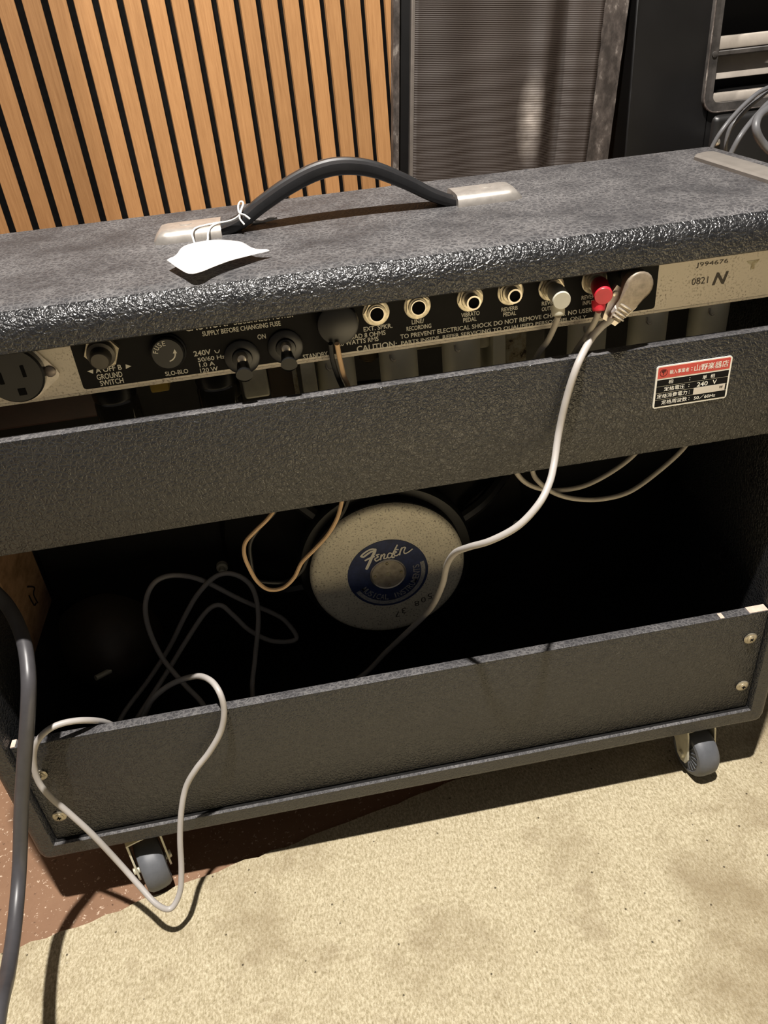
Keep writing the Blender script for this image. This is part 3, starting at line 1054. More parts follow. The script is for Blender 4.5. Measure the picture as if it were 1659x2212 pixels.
# toggle switches
for x, z in ((0.2344, 0.3897), (0.2604, 0.3922)):
    bm = bmesh.new()
    lathe(bm, [(0.0104, 0.0), (0.0104, 0.0014), (0.0096, 0.0020), (0.0060, 0.0022), (0.0056, 0.0042), (0.0040, 0.0046)], (x, 0.0197, z), (0, -1, 0), 32)
    obj('switch_collar', bm, M_BLACKPL, chassis)
    bm = bmesh.new()
    lathe(bm, [(0.0034, 0.0), (0.0034, 0.0030), (0.0024, 0.0048), (0.0, 0.0054)], (x, 0.0151, z + 0.0014), (0, -1, 0.12), 20)
    obj('switch_pivot', bm, M_CHROME, chassis)
    bm = bmesh.new()
    tube(bm, [(x, 0.0140, z - 0.0018), (x, 0.0100, z - 0.0024), (x + 0.0002, 0.0050, z - 0.0034), (x + 0.0003, 0.0012, z - 0.0038), (x + 0.0003, 0.0003, z - 0.0040)], lambda t: 0.0032 + 0.0018 * t if t < 0.93 else 0.0036, 16)
    obj('switch_lever', bm, M_BLACKPL, chassis)

# ground switch sleeve and fuse holder
bm = bmesh.new()
hexnut(bm, 0.1577, 0.4050, 0.0100, 0.0200, 0.0165, 0.1)
obj('ground_switch_nut', bm, M_BRASSY, chassis, angle=30)
bm = bmesh.new()
lathe(bm, [(0.0080, 0.0), (0.0078, 0.0035), (0.0060, 0.0043), (0.0056, 0.0092), (0.0047, 0.0102), (0.0, 0.0102)], (0.1577, 0.0165, 0.4050), (0.0, -1, -0.16), 32)
obj('ground_switch_knob', bm, plain('dull_grey_knob', (0.06, 0.054, 0.045), 0.45, 0.4, var=0.2), chassis)
bm = bmesh.new()
lathe(bm, [(0.0104, 0.0), (0.0104, 0.0022), (0.0097, 0.0028), (0.0094, 0.0054), (0.0086, 0.0062), (0.0, 0.0062)], (0.1936, 0.0197, 0.3998), (0, -1, 0), 40)
obj('fuse_cap', bm, M_BLACKPL, chassis)
bm = bmesh.new()
fx, fz, fy = 0.1932, 0.4002, 0.0134
arc_text(bm, 'FUSE', fx, fz, fy, 0.0046, radians(128), radians(72), 0.0028, wfac=0.72)
ap = [(fx + 0.0048 * cos(a), fz + 0.0048 * sin(a)) for a in [radians(-78 + k * 14) for k in range(6)]]
ribbon(bm, ap, 0.00035, fy)
e = ap[-1]
bm.faces.new([bm.verts.new((e[0] + dx, fy, e[1] + dz)) for dx, dz in ((-0.0013, 0.0002), (0.0011, 0.0), (0.0002, 0.0026))])
obj('fuse_lettering', bm, M_PRINT, chassis, smooth=False)

# tube shields, power tubes and transformer parts hanging below the chassis
for x in (0.2903, 0.3315, 0.3735, 0.4598, 0.5024, 0.5456):
    bm = bmesh.new()
    lathe(bm, [(0.0118, 0.0), (0.0126, 0.002), (0.0126, 0.056), (0.0118, 0.062), (0.006, 0.064), (0.0, 0.064)], (x, 0.052, CZ), (0, 0, -1), 32)
    ts = obj('tube_shield', bm, M_SHIELD, chassis)
    a = radians(245)
    base = Vector((x + 0.0126 * cos(a), 0.052 + 0.0126 * sin(a), 0.3655))
    bm = bmesh.new()
    tube(bm, [base + Vector((-0.0014, 0, 0.0042)), base + Vector((-0.0012, -0.0004, 0.0012)), base + Vector((0.0004, -0.0006, -0.0004)), base + Vector((0.0020, -0.0003, 0.0003)), base + Vector((0.0024, 0.0006, 0.0014))], 0.0007, 8)
    obj('shield_catch', bm, M_CHROME, chassis)
for x in (0.1505, 0.2143):
    bm = bmesh.new()
    lathe(bm, [(0.0135, 0.0), (0.0135, 0.0145), (0.0128, 0.0160)], (x, 0.050, CZ), (0, 0, -1), 32)
    obj('tube_base', bm, M_BLACKPL, chassis)
    bm = bmesh.new()
    lathe(bm, [(0.0126, 0.0), (0.0136, 0.003), (0.0140, 0.012), (0.0136, 0.045), (0.009, 0.054), (0.0, 0.056)], (x, 0.050, CZ - 0.0158), (0, 0, -1), 32)
    obj('tube_glass', bm, M_GLASS, chassis)
bm = bmesh.new()
box(bm, 0.2300, 0.2462, 0.040, 0.075, 0.3530, CZ, 0.002, 3)
obj('transformer_cover', bm, M_ZINC, chassis)
bm = bmesh.new()
box(bm, 0.2466, 0.2640, 0.042, 0.085, 0.345, CZ, 0.0008, 1)
obj('transformer_winding', bm, M_BROWN, chassis)
bm = bmesh.new()
box(bm, 0.2618, 0.2648, 0.039, 0.080, 0.345, CZ, 0.0005, 1)
obj('transformer_lamination', bm, M_RUST, chassis)
bm = bmesh.new()
box(bm, 0.2672, 0.2764, 0.036, 0.060, 0.345, CZ, 0.0012, 2)
obj('transformer_bracket', bm, M_ZINC, chassis)
bm = bmesh.new()
box(bm, 0.1738, 0.1854, 0.042, 0.060, 0.3655, CZ, 0.0015, 2)
obj('yellow_capacitor', bm, M_YELLOW, chassis)
bm = bmesh.new()
lathe(bm, [(0.0080, 0.0), (0.0082, 0.012), (0.0070, 0.020), (0.003, 0.0235), (0.0, 0.024)], (0.3140, 0.066, CZ), (0, 0, -1), 28)
obj('bare_tube', bm, plain('brown_tube_glass', (0.13, 0.10, 0.06), 0.12, var=0.3, spec=0.7), chassis)
bm = bmesh.new()
box(bm, 0.3300, 0.3690, 0.084, 0.10, 0.3520, CZ, 0.001, 1)
obj('choke_frame', bm, M_RUST, chassis)
bm = bmesh.new()
lathe(bm, [(0.0052, 0.0), (0.0052, 0.018), (0.0048, 0.0195), (0.0, 0.0195)], (0.3890, 0.056, CZ), (0, 0, -1), 24)
obj('electrolytic_can', bm, M_ZINC, chassis)
bm = bmesh.new()
box(bm, 0.3935, 0.4020, 0.045, 0.090, 0.325, CZ, 0.0008, 1)
obj('reverb_driver_side', bm, M_SHIELD, chassis)
bm = bmesh.new()
box(bm, 0.4022, 0.4170, 0.048, 0.090, 0.325, CZ, 0.0008, 1)
obj('reverb_driver_core', bm, M_RUST, chassis)
bm = bmesh.new()
box(bm, 0.4172, 0.4340, 0.058, 0.090, 0.325, 0.3690, 0.0015, 1)
obj('reverb_driver_winding', bm, plain('grey_winding', (0.16, 0.15, 0.12), 0.6, var=0.2), chassis)
bm = bmesh.new()
box(bm, 0.030, 0.130, 0.100, 0.150, 0.33, CZ, 0.002, 1)
obj('filter_board', bm, M_DARKRED, chassis)

# handle
handle = obj('carry_handle', (lambda b: b)(bmesh.new()), M_BLACKRB, amp)
HP = [(0.2140, 0.4408), (0.2300, 0.4420), (0.2448, 0.4462), (0.2590, 0.4545), (0.2778, 0.4638), (0.2968, 0.4704), (0.3134, 0.4720), (0.3325, 0.4682), (0.3530, 0.4585), (0.3710, 0.4480), (0.3855, 0.4422), (0.4000, 0.4408)]
PP = catmull([(x, 0.111, z) for x, z in HP], 7)
bm = bmesh.new()
prev = None
first = None
NP = len(PP)
for i, p in enumerate(PP):
    t = (PP[min(i + 1, NP - 1)] - PP[max(i - 1, 0)]).normalized()
    up = Vector((-t.z, 0, t.x))
    s = abs(i / (NP - 1) - 0.5) * 2
    hw = 0.0112 - 0.0015 * s
    th = 0.0052 - 0.0024 * s ** 2
    prof = []
    for (u, v) in ((-1, -0.25), (-0.9, -0.8), (-0.6, -1), (0.6, -1), (0.9, -0.8), (1, -0.25), (0.95, 0.45), (0.62, 0.72), (0.55, 0.60), (0.28, 0.62), (0.2, 0.85), (-0.2, 0.85), (-0.28, 0.62), (-0.55, 0.60), (-0.62, 0.72), (-0.95, 0.45)):
        prof.append(bm.verts.new(p + Vector((0, u * hw, 0)) + up * (v * th)))
    if prev:
        for k in range(len(prof)):
            bm.faces.new((prev[k], prev[(k + 1) % len(prof)], prof[(k + 1) % len(prof)], prof[k]))
    else:
        first = prof
    prev = prof
bm.faces.new(first)
bm.faces.new(prev)
bmesh.ops.recalc_face_normals(bm, faces=bm.faces)
bm.to_mesh(handle.data)
bm.free()
finish(handle.data, True, 50)
for x0, x1, s in ((0.1897, 0.2322, 1), (0.3852, 0.4288, -1)):
    bm = bmesh.new()
    hgt = 0.0082
    xs_ = [x0 + (x1 - x0) * k / 10 for k in range(11)]
    rows_ = []
    for i, x in enumerate(xs_):
        e = (x - x0) if s > 0 else (x1 - x)
        f = min(1.0, math.sqrt(max(0, 1 - (1 - min(e / 0.007, 1)) ** 2)) * 0.6 + 0.4)
        hwd = 0.0158 * (0.8 + 0.2 * min(1, e / 0.006))
        yc = 0.1110
        row = []
        for k in range(9):
            a = pi * k / 8
            yy = yc - hwd * (1 if k == 0 else (-1 if k == 8 else max(-1, min(1, 1.12 * cos(a)))))
            zz = H - 0.0008 + hgt * f * min(1.0, 1.25 * sin(a)) ** 0.6 if 0 < k < 8 else H - 0.0012
            row.append(bm.verts.new((x, yy, zz)))
        rows_.append(row)
    for ra, rb_ in zip(rows_, rows_[1:]):
        for k in range(8):
            bm.faces.new((ra[k], ra[k + 1], rb_[k + 1], rb_[k]))
    bm.faces.new(rows_[0])
    bm.faces.new(rows_[-1])
    obj('handle_end_cap', bm, M_CAP, handle, angle=60)
    bm = bmesh.new()
    lathe(bm, [(0.0042, 0.0), (0.0040, 0.0007), (0.0026, 0.0009), (0.0, 0.0008)], ((x0 + x1) / 2 - 0.001 * s, 0.1125, H + hgt - 0.0012), (0, 0, 1), 20)
    obj('cap_rivet', bm, M_CAP, handle)

# metal strip along the right end of the top
bm = bmesh.new()
prof = [(0.5745, 0.1490), (0.5790, 0.1555), (0.5905, 0.1585), (0.5945, 0.1560), (0.5945, 0.020), (0.5900, 0.016), (0.5785, 0.016), (0.5745, 0.020)]
v0 = [bm.verts.new((x, y, H - 0.0005)) for x, y in prof]
v1 = [bm.verts.new((x, y, H + 0.0022)) for x, y in prof]
cx_, cy_ = 0.5845, 0.09
v2 = [bm.verts.new((cx_ + (x - cx_) * 0.82, cy_ + (y - cy_) * 0.985, H + 0.0032)) for x, y in prof]
bm.faces.new(v2)
bm.faces.new(v0)
for ra, rb_ in ((v0, v1), (v1, v2)):
    for k in range(len(prof)):
        bm.faces.new((ra[k], ra[(k + 1) % len(prof)], rb_[(k + 1) % len(prof)], rb_[k]))
obj('end_strip', bm, M_STRIP, amp)['label'] = 'flat grey metal strip on the right end of the top'

# speaker
SXC, SZC = 0.3162, 0.1515
spk = thing('x', 'x', 'x') if False else None
bm = bmesh.new()
lathe(bm, [(0.070, 0.036), (0.075, 0.042), (0.080, 0.050), (0.110, 0.068), (0.138, 0.076), (0.142, 0.082), (0.142, 0.0845)], (SXC + 0.001, 0.096, SZC - 0.001), (0, 1, 0), 64, caps=True)
speaker = obj('speaker', bm, M_INSIDE, amp)
bm = bmesh.new()
lathe(bm, [(0.0745, 0.0), (0.0765, 0.004), (0.0765, 0.012), (0.070, 0.016)], (SXC + 0.001, 0.116, SZC - 0.001), (0, 1, 0), 64)
obj('speaker_frame_ring', bm, M_BLACKPL, speaker)
for k in range(6):
    a = k * pi / 3 + 0.3
    bm = bmesh.new()
    d = Vector((cos(a), 0, sin(a)))
    c0 = Vector((SXC, 0.128, SZC)) + d * 0.068
    c1 = Vector((SXC, 0.170, SZC)) + d * 0.130
    tube(bm, [c0, (c0 + c1) / 2 - Vector((0, 0.008, 0)), c1], 0.006, 8)
    obj('basket_arm', bm, M_BLACKPL, speaker)
bm = bmesh.new()
lathe(bm, [(0.0, 0.0), (0.0600, 0.0), (0.0640, 0.0008), (0.0660, 0.0026), (0.0666, 0.005), (0.060, 0.006)], (SXC, 0.1, SZC), (0, 1, 0), 80)
obj('magnet_cover', bm, M_MAGNET, speaker)
bm = bmesh.new()
lathe(bm, [(0.0645, 0.0045), (0.0672, 0.0060), (0.0672, 0.028), (0.062, 0.032)], (SXC, 0.1, SZC), (0, 1, 0), 80)
obj('magnet_side', bm, M_INSIDE, speaker)
bm = bmesh.new()
lathe(bm, [(0.0346, 0.0), (0.0346, 0.0006), (0.0, 0.0006)], (SXC - 0.0007, 0.1001, SZC - 0.0006), (0, -1, 0), 64)
obj('round_label', bm, M_BLUE, speaker)['label'] = 'navy blue round maker label with cream script'
lx, lz = SXC - 0.0007, SZC - 0.0008
bm = bmesh.new()
lathe(bm, [(0.0156, 0.0), (0.0156, 0.0010), (0.0148, 0.0016), (0.0140, 0.0010), (0.0140, 0.0)], (lx, 0.0998, lz), (0, -1, 0), 40)
obj('centre_rim', bm, M_CHROME, speaker)
bm = bmesh.new()
lathe(bm, [(0.0140, 0.0), (0.0140, 0.0007), (0.0, 0.0007)], (lx, 0.0998, lz), (0, -1, 0), 40)
obj('centre_cap', bm, plain('dirty_tin', (0.36, 0.32, 0.26), 0.55, 0.2, var=0.35, scale=160), speaker)
bm = bmesh.new()
for k in range(4):
    a = k * pi / 2 + 0.02
    lathe(bm, [(0.0014, 0.0), (0.0012, 0.0004), (0.0, 0.0004)], (lx + 0.0113 * cos(a), 0.0988, lz + 0.0113 * sin(a)), (0, -1, 0), 12)
lathe(bm, [(0.0022, 0.0), (0.0018, 0.0003), (0.0, 0.0003)], (lx, 0.0988, lz), (0, -1, 0), 12)
obj('cap_rivet', bm, M_RUST, speaker)
YLB = 0.0992
bm = bmesh.new()
for k, (pts, hw) in enumerate(G['LOGO']):
    ribbon(bm, pts, hw * 1.2, YLB - 0.00005 * k)
obj('label_script', bm, M_WHITEPR, speaker, smooth=False)
bm = bmesh.new()
arc_text(bm, 'MUSICAL INSTRUMENTS', lx, lz, YLB, 0.0274, radians(-71), radians(158), 0.0056, inside=True, wfac=0.62)
na = 40
for k in range(na):
    a0 = radians(-70 - 84) + k * radians(168) / na
    a1 = a0 + radians(168) / na
    bm.faces.new([bm.verts.new((lx + cos(a) * r, YLB, lz + sin(a) * r)) for a, r in ((a0, .0286), (a1, .0286), (a1, .0322), (a0, .0322))])
obj('label_print', bm, plain('faded_silver_print', (0.30, 0.30, 0.30), 0.6, var=0.4, scale=700), speaker, smooth=False)
bm = bmesh.new()
for ch, dx in zip('508 37', range(6)):
    if ch == ' ':
        continue
    px = SXC + 0.036 - dx * 0.0060
    pz = SZC - 0.0300 - dx * 0.0028

    def flip(X, Z, px=px, pz=pz):
        return Vector((px - X, 0.0997, pz - Z))
    add_text(bm, ch, 0, 0.0042, 0, 0.0060, 0, 0.0, ax=flip)
obj('stamped_code', bm, M_GREYINK, speaker, smooth=False)

# bolts in the baffle, pine block, dark bell cover in the corner
for x, z in ((0.1703, 0.1301), (0.4499, 0.1302)):
    bm = bmesh.new()
    lathe(bm, [(0.0055, 0.0), (0.0052, 0.004), (0.0028, 0.0042), (0.0028, 0.010), (0.0, 0.0105)], (x, 0.180, z), (0, -1, 0), 20)
    obj('mounting_bolt', bm, M_ZINC, amp)
bm = bmesh.new()
for pts in ([(0.0885, 0.1363), (0.1636, 0.1349), (0.1646, 0.30), (0.0885, 0.30)],):
    a = [bm.verts.new((0.0169, y, z)) for y, z in pts]
    b = [bm.verts.new((0.0195, y, z)) for y, z in pts]
    bm.faces.new(a)
    bm.faces.new(b)
    for k in range(4):
        bm.faces.new((a[k], a[(k + 1) % 4], b[(k + 1) % 4], b[k]))
block = obj('pine_block', bm, M_BLOCK, amp, smooth=False)
block['label'] = 'raw pine board on the inner left side'
bm = bmesh.new()
for pts in ([(0.128, 0.178), (0.140, 0.168), (0.133, 0.166), (0.134, 0.156)], [(0.124, 0.172), (0.126, 0.160), (0.131, 0.158)]):
    tube(bm, [(0.0197, y, z) for y, z in pts], 0.0007, 6, 3)
obj('ink_scrawl', bm, M_DARKPR, block)
bm = bmesh.new()
lathe(bm, [(0.052, 0.0), (0.050, 0.010), (0.034, 0.032), (0.014, 0.046), (0.006, 0.050), (0.0, 0.050)], (0.050, 0.178, 0.070), (0.25, -1, 0.0), 40)
bell = obj('bell_cover', bm, plain('brown_bell_paint', (0.05, 0.036, 0.024), 0.45, var=0.15), amp)
bm = bmesh.new()
tube(bm, [(0.058, 0.130, 0.071), (0.047, 0.120, 0.074)], 0.0026, 10, 2)
obj('bell_bolt', bm, M_ZINC, bell)

# casters: bracket, wheel, axle
cas = bmesh.new()


def make_caster(name, x, y, zfloor, yaw):
    r = 0.0235
    z = zfloor + r
    Mx = Matrix.Translation((x, y, z)) @ Matrix.Rotation(yaw, 4, 'Z')
    trail = 0.020
    b = bmesh.new()
    box(b, -0.021, 0.021, trail - 0.021, trail + 0.021, 0.0000 - z - 0.0012, -z + 0.0005)
    lathe(b, [(0.015, 0.0), (0.016, 0.004), (0.012, 0.008)], (0, trail, -z - 0.009), (0, 0, 1), 28)
    for s in (-1, 1):
        x0 = 0.0135 * s
        poly = [(trail + 0.013, -z - 0.0090), (trail - 0.022, -z - 0.0090), (trail - 0.0235, -z - 0.013), (-0.0085, 0.0), (-0.006, -0.0065), (0.0, -0.0085), (0.006, -0.0055), (0.012, 0.006), (trail + 0.004, 0.0155), (trail + 0.013, -z - 0.0150)]
        a = [b.verts.new((x0 - 0.0008, yy, zz)) for yy, zz in poly]
        c = [b.verts.new((x0 + 0.0008, yy, zz)) for yy, zz in poly]
        b.faces.new(a)
        b.faces.new(c)
        for k in range(len(poly)):
            b.faces.new((a[k], a[(k + 1) % len(poly)], c[(k + 1) % len(poly)], c[k]))
    box(b, -0.0143, 0.0143, trail - 0.022, trail + 0.013, -z - 0.0102, -z - 0.0088)
    bmesh.ops.transform(b, matrix=Mx, verts=b.verts)
    br = obj('caster', b, M_ZINC, amp, angle=30)
    b = bmesh.new()
    lathe(b, [(0.0, -0.0112), (0.0055, -0.0112), (0.0060, -0.0098), (0.0165, -0.0094), (0.0175, -0.0106), (0.0205, -0.0100), (0.0228, -0.0072), (r, -0.0030), (r, 0.0030), (0.0228, 0.0072), (0.0205, 0.0100), (0.0175, 0.0106), (0.0165, 0.0094), (0.0060, 0.0098), (0.0055, 0.0112), (0.0, 0.0112)], (0, 0, 0), (1, 0, 0), 40)
    for s in (-1, 1):
        for k in range(18):
            a = k * pi / 9
            box(b, s * 0.0092, s * 0.0104, 0.0085, 0.0160, -0.0005, 0.0005, M=Matrix.Rotation(a, 4, 'X'))
    bmesh.ops.transform(b, matrix=Mx, verts=b.verts)
    obj('wheel', b, M_WHEEL, br)
    b = bmesh.new()
    lathe(b, [(0.0, -0.0165), (0.0030, -0.0165), (0.0036, -0.0145), (0.0036, 0.0145), (0.0030, 0.0165), (0.0, 0.0165)], (0, 0, 0), (1, 0, 0), 20)
    bmesh.ops.transform(b, matrix=Mx, verts=b.verts)
    obj('axle', b, M_ZINC, br)


make_caster('caster', 0.5710, 0.0095, RUG_Z, radians(6))
make_caster('caster', 0.0775, 0.0085, FLOOR_Z, radians(20))
make_caster('caster', 0.5700, 0.180, FLOOR_Z, radians(170))
make_caster('caster', 0.0600, 0.180, FLOOR_Z, radians(200))

# ------------------------------------------------------------------ cables on the amplifier
fc = thing('footswitch_cable', 'pale grey cable draped over the back panel with clamp-shaped plug', 'cable', (0.36, 0.0, 0.28))
bm = bmesh.new()
tube(bm, G['FOOT'], 0.0023, 12, 7)
obj('cord', bm, M_GREYCORD, fc)
# flat angled plug: round head, ribbed neck, two-part shell
pa = Vector((0.4668, 0.0, 0.4072))
pb = Vector((0.4560, 0.0, 0.3915))
d = (pb - pa).normalized()
side = Vector((-d.z, 0, d.x))


def plug_outline(rh, rn, ext, neck):
    pts = []
    a0 = math.atan2(-d.z, -d.x)
    for k in range(13):
        a = a0 - pi * 0.62 + k / 12 * pi * 1.24
        pts.append(pa + Vector((cos(a), 0, sin(a))) * rh)
    e = pa + d * ext
    for sgn in (1,):
        pts.append(e + side * (-rn) * -1 if False else e + side * rn)
        pts.append(e + d * neck + side * rn * 0.85)
        pts.append(e + d * neck - side * rn * 0.85)
        pts.append(e - side * rn)
    return [(p.x, p.z) for p in pts]


def ordered(poly):
    cx_ = sum(p[0] for p in poly) / len(poly)
    cz_ = sum(p[1] for p in poly) / len(poly)
    return sorted(poly, key=lambda p: math.atan2(p[1] - cz_, p[0] - cx_))


bm = bmesh.new()
prism(bm, ordered(plug_outline(0.0086, 0.0040, 0.012, 0.011)), 0.004, -0.0045)
bmesh.ops.bevel(bm, geom=[e for e in bm.edges if abs(e.verts[0].co.y - e.verts[1].co.y) < 1e-6], offset=0.0016, segments=3, profile=0.5, affect='EDGES')
obj('plug_shell', bm, plain('aged_cream_metal', (0.25, 0.205, 0.15), 0.5, 0.3, var=0.25, scale=300), fc, angle=50)
bm = bmesh.new()
c = pa + d * 0.010
prism(bm, ordered([((c + side * q + d * p).x, (c + side * q + d * p).z) for q, p in ((0.0098, -0.004), (0.0098, 0.0015), (0.005, 0.016), (-0.005, 0.016), (-0.0098, 0.0015), (-0.0098, -0.004))]), 0.0045, 0.0015)
obj('plug_back_plate', bm, M_CAP, fc)
for q in (0.0076, -0.0076):
    bm = bmesh.new()
    cc = c + side * q + d * 0.0005
    lathe(bm, [(0.0017, 0.0), (0.0016, 0.0012), (0.0, 0.0016)], (cc.x, 0.0016, cc.z), (0, -1, 0), 16)
    obj('plug_screw', bm, M_CHROME, fc)
for k in range(4):
    bm = bmesh.new()
    cc = pa + d * (0.0135 + 0.0024 * k)
    tube(bm, [cc + side * 0.0040 + Vector((0, -0.004, 0)), cc + Vector((0, -0.0050, 0)), cc - side * 0.0040 + Vector((0, -0.004, 0))], 0.0007, 8, 3)
    obj('neck_ridge', bm, M_CAP, fc)
bm = bmesh.new()
lathe(bm, [(0.0045, 0.0), (0.0045, 0.018)], (0.4700, 0.0195, 0.4070), (0, -1, 0), 24)
obj('plug_barrel', bm, M_CHROME, fc)


def rca(name, label, cx_, cz_, capx, capz, path, mplug, rr):
    t = thing(name, label, 'cable', (capx, 0.0, capz - 0.03))
    b = bmesh.new()
    p0 = Vector((cx_, 0.0120, cz_))
    p1 = Vector((capx, -0.0035, capz))
    ax_ = (p1 - p0)
    L = ax_.length
    lathe(b, [(0.0048, 0.0), (0.0053, 0.002), (0.0053, L * 0.5), (0.0053, L - 0.0006), (0.0049, L), (0.0, L)], p0, ax_, 32)
    obj('plug_body', b, mplug, t)
    b = bmesh.new()
    q0 = Vector((capx - 0.0004, 0.0022, capz - 0.004))
    q1 = Vector(path[0])
    dd = q1 - q0
    lathe(b, [(0.0042, 0.0), (0.0038, dd.length - 0.001), (0.0032, dd.length)], q0, dd, 20)
    obj('plug_neck', b, mplug, t)
    b = bmesh.new()
    tube(b, path, rr, 10, 7)
    obj('cord', b, M_CREAMCORD, t)
    return t


rca('white_plug_cable', 'thin cream cable with round off-white plug in the fifth jack', 0.4221, 0.4056, 0.4204, 0.4048, G['WHITE'], M_WHITEPL, 0.0018)
rca('red_plug_cable', 'thin cream cable with round red plug beside the clamp plug', 0.4489, 0.4062, 0.4454, 0.4040, G['RED'], M_RED, 0.0018)

sw = thing('speaker_lead', 'twisted black and tan speaker wires with round black plug', 'wire', (0.292, 0.0, 0.39))
bm = bmesh.new()
lathe(bm, [(0.0112, 0.0), (0.0120, 0.003), (0.0122, 0.009), (0.0116, 0.0115), (0.0102, 0.0122), (0.0, 0.0122)], (0.2921, 0.0195, 0.4042), (-0.03, -1, 0.06), 36)
obj('plug_body', bm, M_BLACKPL, sw)
bm = bmesh.new()
tube(bm, G['TAN'], 0.0015, 9, 7)
obj('tan_wire', bm, M_TANW, sw)
bm = bmesh.new()
tube(bm, G['BLACKW'], 0.0015, 9, 7)
obj('black_wire', bm, M_BLACKW, sw)

bm = bmesh.new()
tube(bm, G['POWER'], 0.0050, 16, 8)
tag(obj('power_cord', bm, M_BLACKCORD, angle=80), 'thick black mains cord hanging down at the left edge', 'cord')

# ------------------------------------------------------------------ paper tag on the handle
pt = thing('paper_tag', 'curled blank white paper tag tied to the handle', 'tag', (0.225, 0.04, H))
bm = bmesh.new()
B_, T_ = G['TAG_B'], G['TAG_T']
cols = []
for b_, t_ in zip(catmull(B_, 3), catmull(T_, 3)):
    col = []
    for k in range(6):
        f = k / 5
        p = b_.lerp(t_, f)
        p.z += 0.0012 * sin(pi * f)
        col.append(p)
    cols.append(col)
grid = []
for col in cols:
    if (col[0] - col[-1]).length < 0.0006:
        v = bm.verts.new(col[0])
        grid.append([v] * 6)
    else:
        grid.append([bm.verts.new(p) for p in col])
for a, b in zip(grid, grid[1:]):
    for k in range(5):
        q = []
        for v in (a[k], b[k], b[k + 1], a[k + 1]):
            if v not in q:
                q.append(v)
        if len(q) > 2:
            bm.faces.new(q)
paper = obj('paper', bm, M_PAPER, pt, angle=80)
sm = paper.modifiers.new('thickness', 'SOLIDIFY')
sm.thickness = 0.00025
bm = bmesh.new()
for k in ('STRING1', 'STRING2', 'STRING3', 'STRING4'):
    tube(bm, G[k], 0.00062, 7, 6)
obj('string', bm, M_STRING, pt)

# ------------------------------------------------------------------ cabinets behind
gc = thing('speaker_cabinet', 'tall speaker cabinet with torn brown grille cloth leaning by the slat wall', 'speaker', (0.757, 0.800, FLOOR_Z), (0, 0.080, 0))
bm = bmesh.new()
Wc, Hc = 0.331, 0.98
box(bm, -Wc, 0, 0.012, 0.20, 0, Hc, 0.003, 2)
for v in bm.verts:
    if v.co.y > 0.1 and v.co.x < -0.2:
        v.co.x += 0.06
obj('box_body', bm, M_CASE, gc, local=True)
for nm, x0, x1, m in (('side_edge', -Wc, -Wc + 0.0085, M_SCUFF), ('side_edge', -0.034, 0.0, M_SCUFF)):
    bm = bmesh.new()
    n = 60
    pr_ = []
    random.seed(int(100 * abs(x0)))
    for k in range(n + 1):
        z = Hc * k / n
        pr_.append((z, random.uniform(-0.0012, 0.0012), random.uniform(-0.0010, 0.0010)))
    a = []
    for z, j1, j2 in pr_:
        a.append([bm.verts.new((x0 + j1 * (1 if x0 > -0.2 else 0), -0.004 + j2 * 0.6, z)), bm.verts.new((x1, -0.004 - j2 * 0.6, z)), bm.verts.new((x1, 0.014, z)), bm.verts.new((x0, 0.014, z))])
    for p, q in zip(a, a[1:]):
        for k in range(4):
            bm.faces.new((p[k], p[(k + 1) % 4], q[(k + 1) % 4], q[k]))
    bm.faces.new(a[0])
    bm.faces.new(a[-1])
    obj(nm, bm, m, gc, local=True, angle=20)
bm = bmesh.new()
nx_, nz_ = 44, 80
GX0, GX1 = -Wc + 0.030, -0.034
gv = []
for i in range(nx_ + 1):
    colv = []
    for j in range(nz_ + 1):
        u, v = i / nx_, j / nz_
        x = GX0 + (GX1 - GX0) * u
        z = 0.02 + (Hc - 0.04) * v
        sag = 0.010 * sin(pi * u) ** 0.7 * 0.4
        fold = -0.005 * math.exp(-((u - 0.70 + 0.05 * (z - 0.45)) / 0.045) ** 2) * math.exp(-((z - 0.46) / 0.14) ** 2)
        dent = 0.012 * math.exp(-((u - 0.80) / 0.05) ** 2) * math.exp(-((z - 0.46) / 0.2) ** 2)
        rip = 0.0015 * sin(u * 21 + 2 * z) + 0.001 * sin(z * 17 + u * 9)
        colv.append(bm.verts.new((x, -0.002 + sag + fold + dent + rip, z)))
    gv.append(colv)
for i in range(nx_):
    for j in range(nz_):
        bm.faces.new((gv[i][j], gv[i + 1][j], gv[i + 1][j + 1], gv[i][j + 1]))
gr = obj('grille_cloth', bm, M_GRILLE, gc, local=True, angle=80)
sm = gr.modifiers.new('thickness', 'SOLIDIFY')
sm.thickness = 0.001
bm = bmesh.new()
box(bm, -Wc + 0.0255, -Wc + 0.031, -0.001, 0.013, 0.0, Hc, 0.001, 1)
obj('grille_beading', bm, plain('grey_brown_beading', (0.10, 0.085, 0.072), 0.6, var=0.2), gc, local=True)

bc = thing('rack_case', 'black equipment case with framed opening and beige metal rails', 'case', (1.05, 0.82, FLOOR_Z))
CX0, CX1, CY, CT = 0.8185, 1.45, 0.802, 0.66
OX0, OZ0, OX1, OZ1 = 0.946, 0.3790, 1.38, 0.62
bm = bmesh.new()
box(bm, CX0, OX0, CY, 1.30, FLOOR_Z, CT, 0.002, 1)
box(bm, OX1, CX1, CY, 1.30, FLOOR_Z, CT, 0.002, 1)
box(bm, OX0, OX1, CY, 1.30, FLOOR_Z, OZ0, 0.0, 1)
box(bm, OX0, OX1, CY, 1.30, OZ1, CT, 0.0, 1)
box(bm, OX0, OX1, 1.0, 1.02, OZ0, OZ1, 0.0, 1)
obj('case_body', bm, M_CASE, bc)
bm = bmesh.new()
fo = round_rect(OX0 - 0.014, OX1 + 0.014, OZ0 - 0.008, OZ1 + 0.012, 0.022, 6)
fi = round_rect(OX0, OX1, OZ0 + 0.004, OZ1, 0.012, 6)
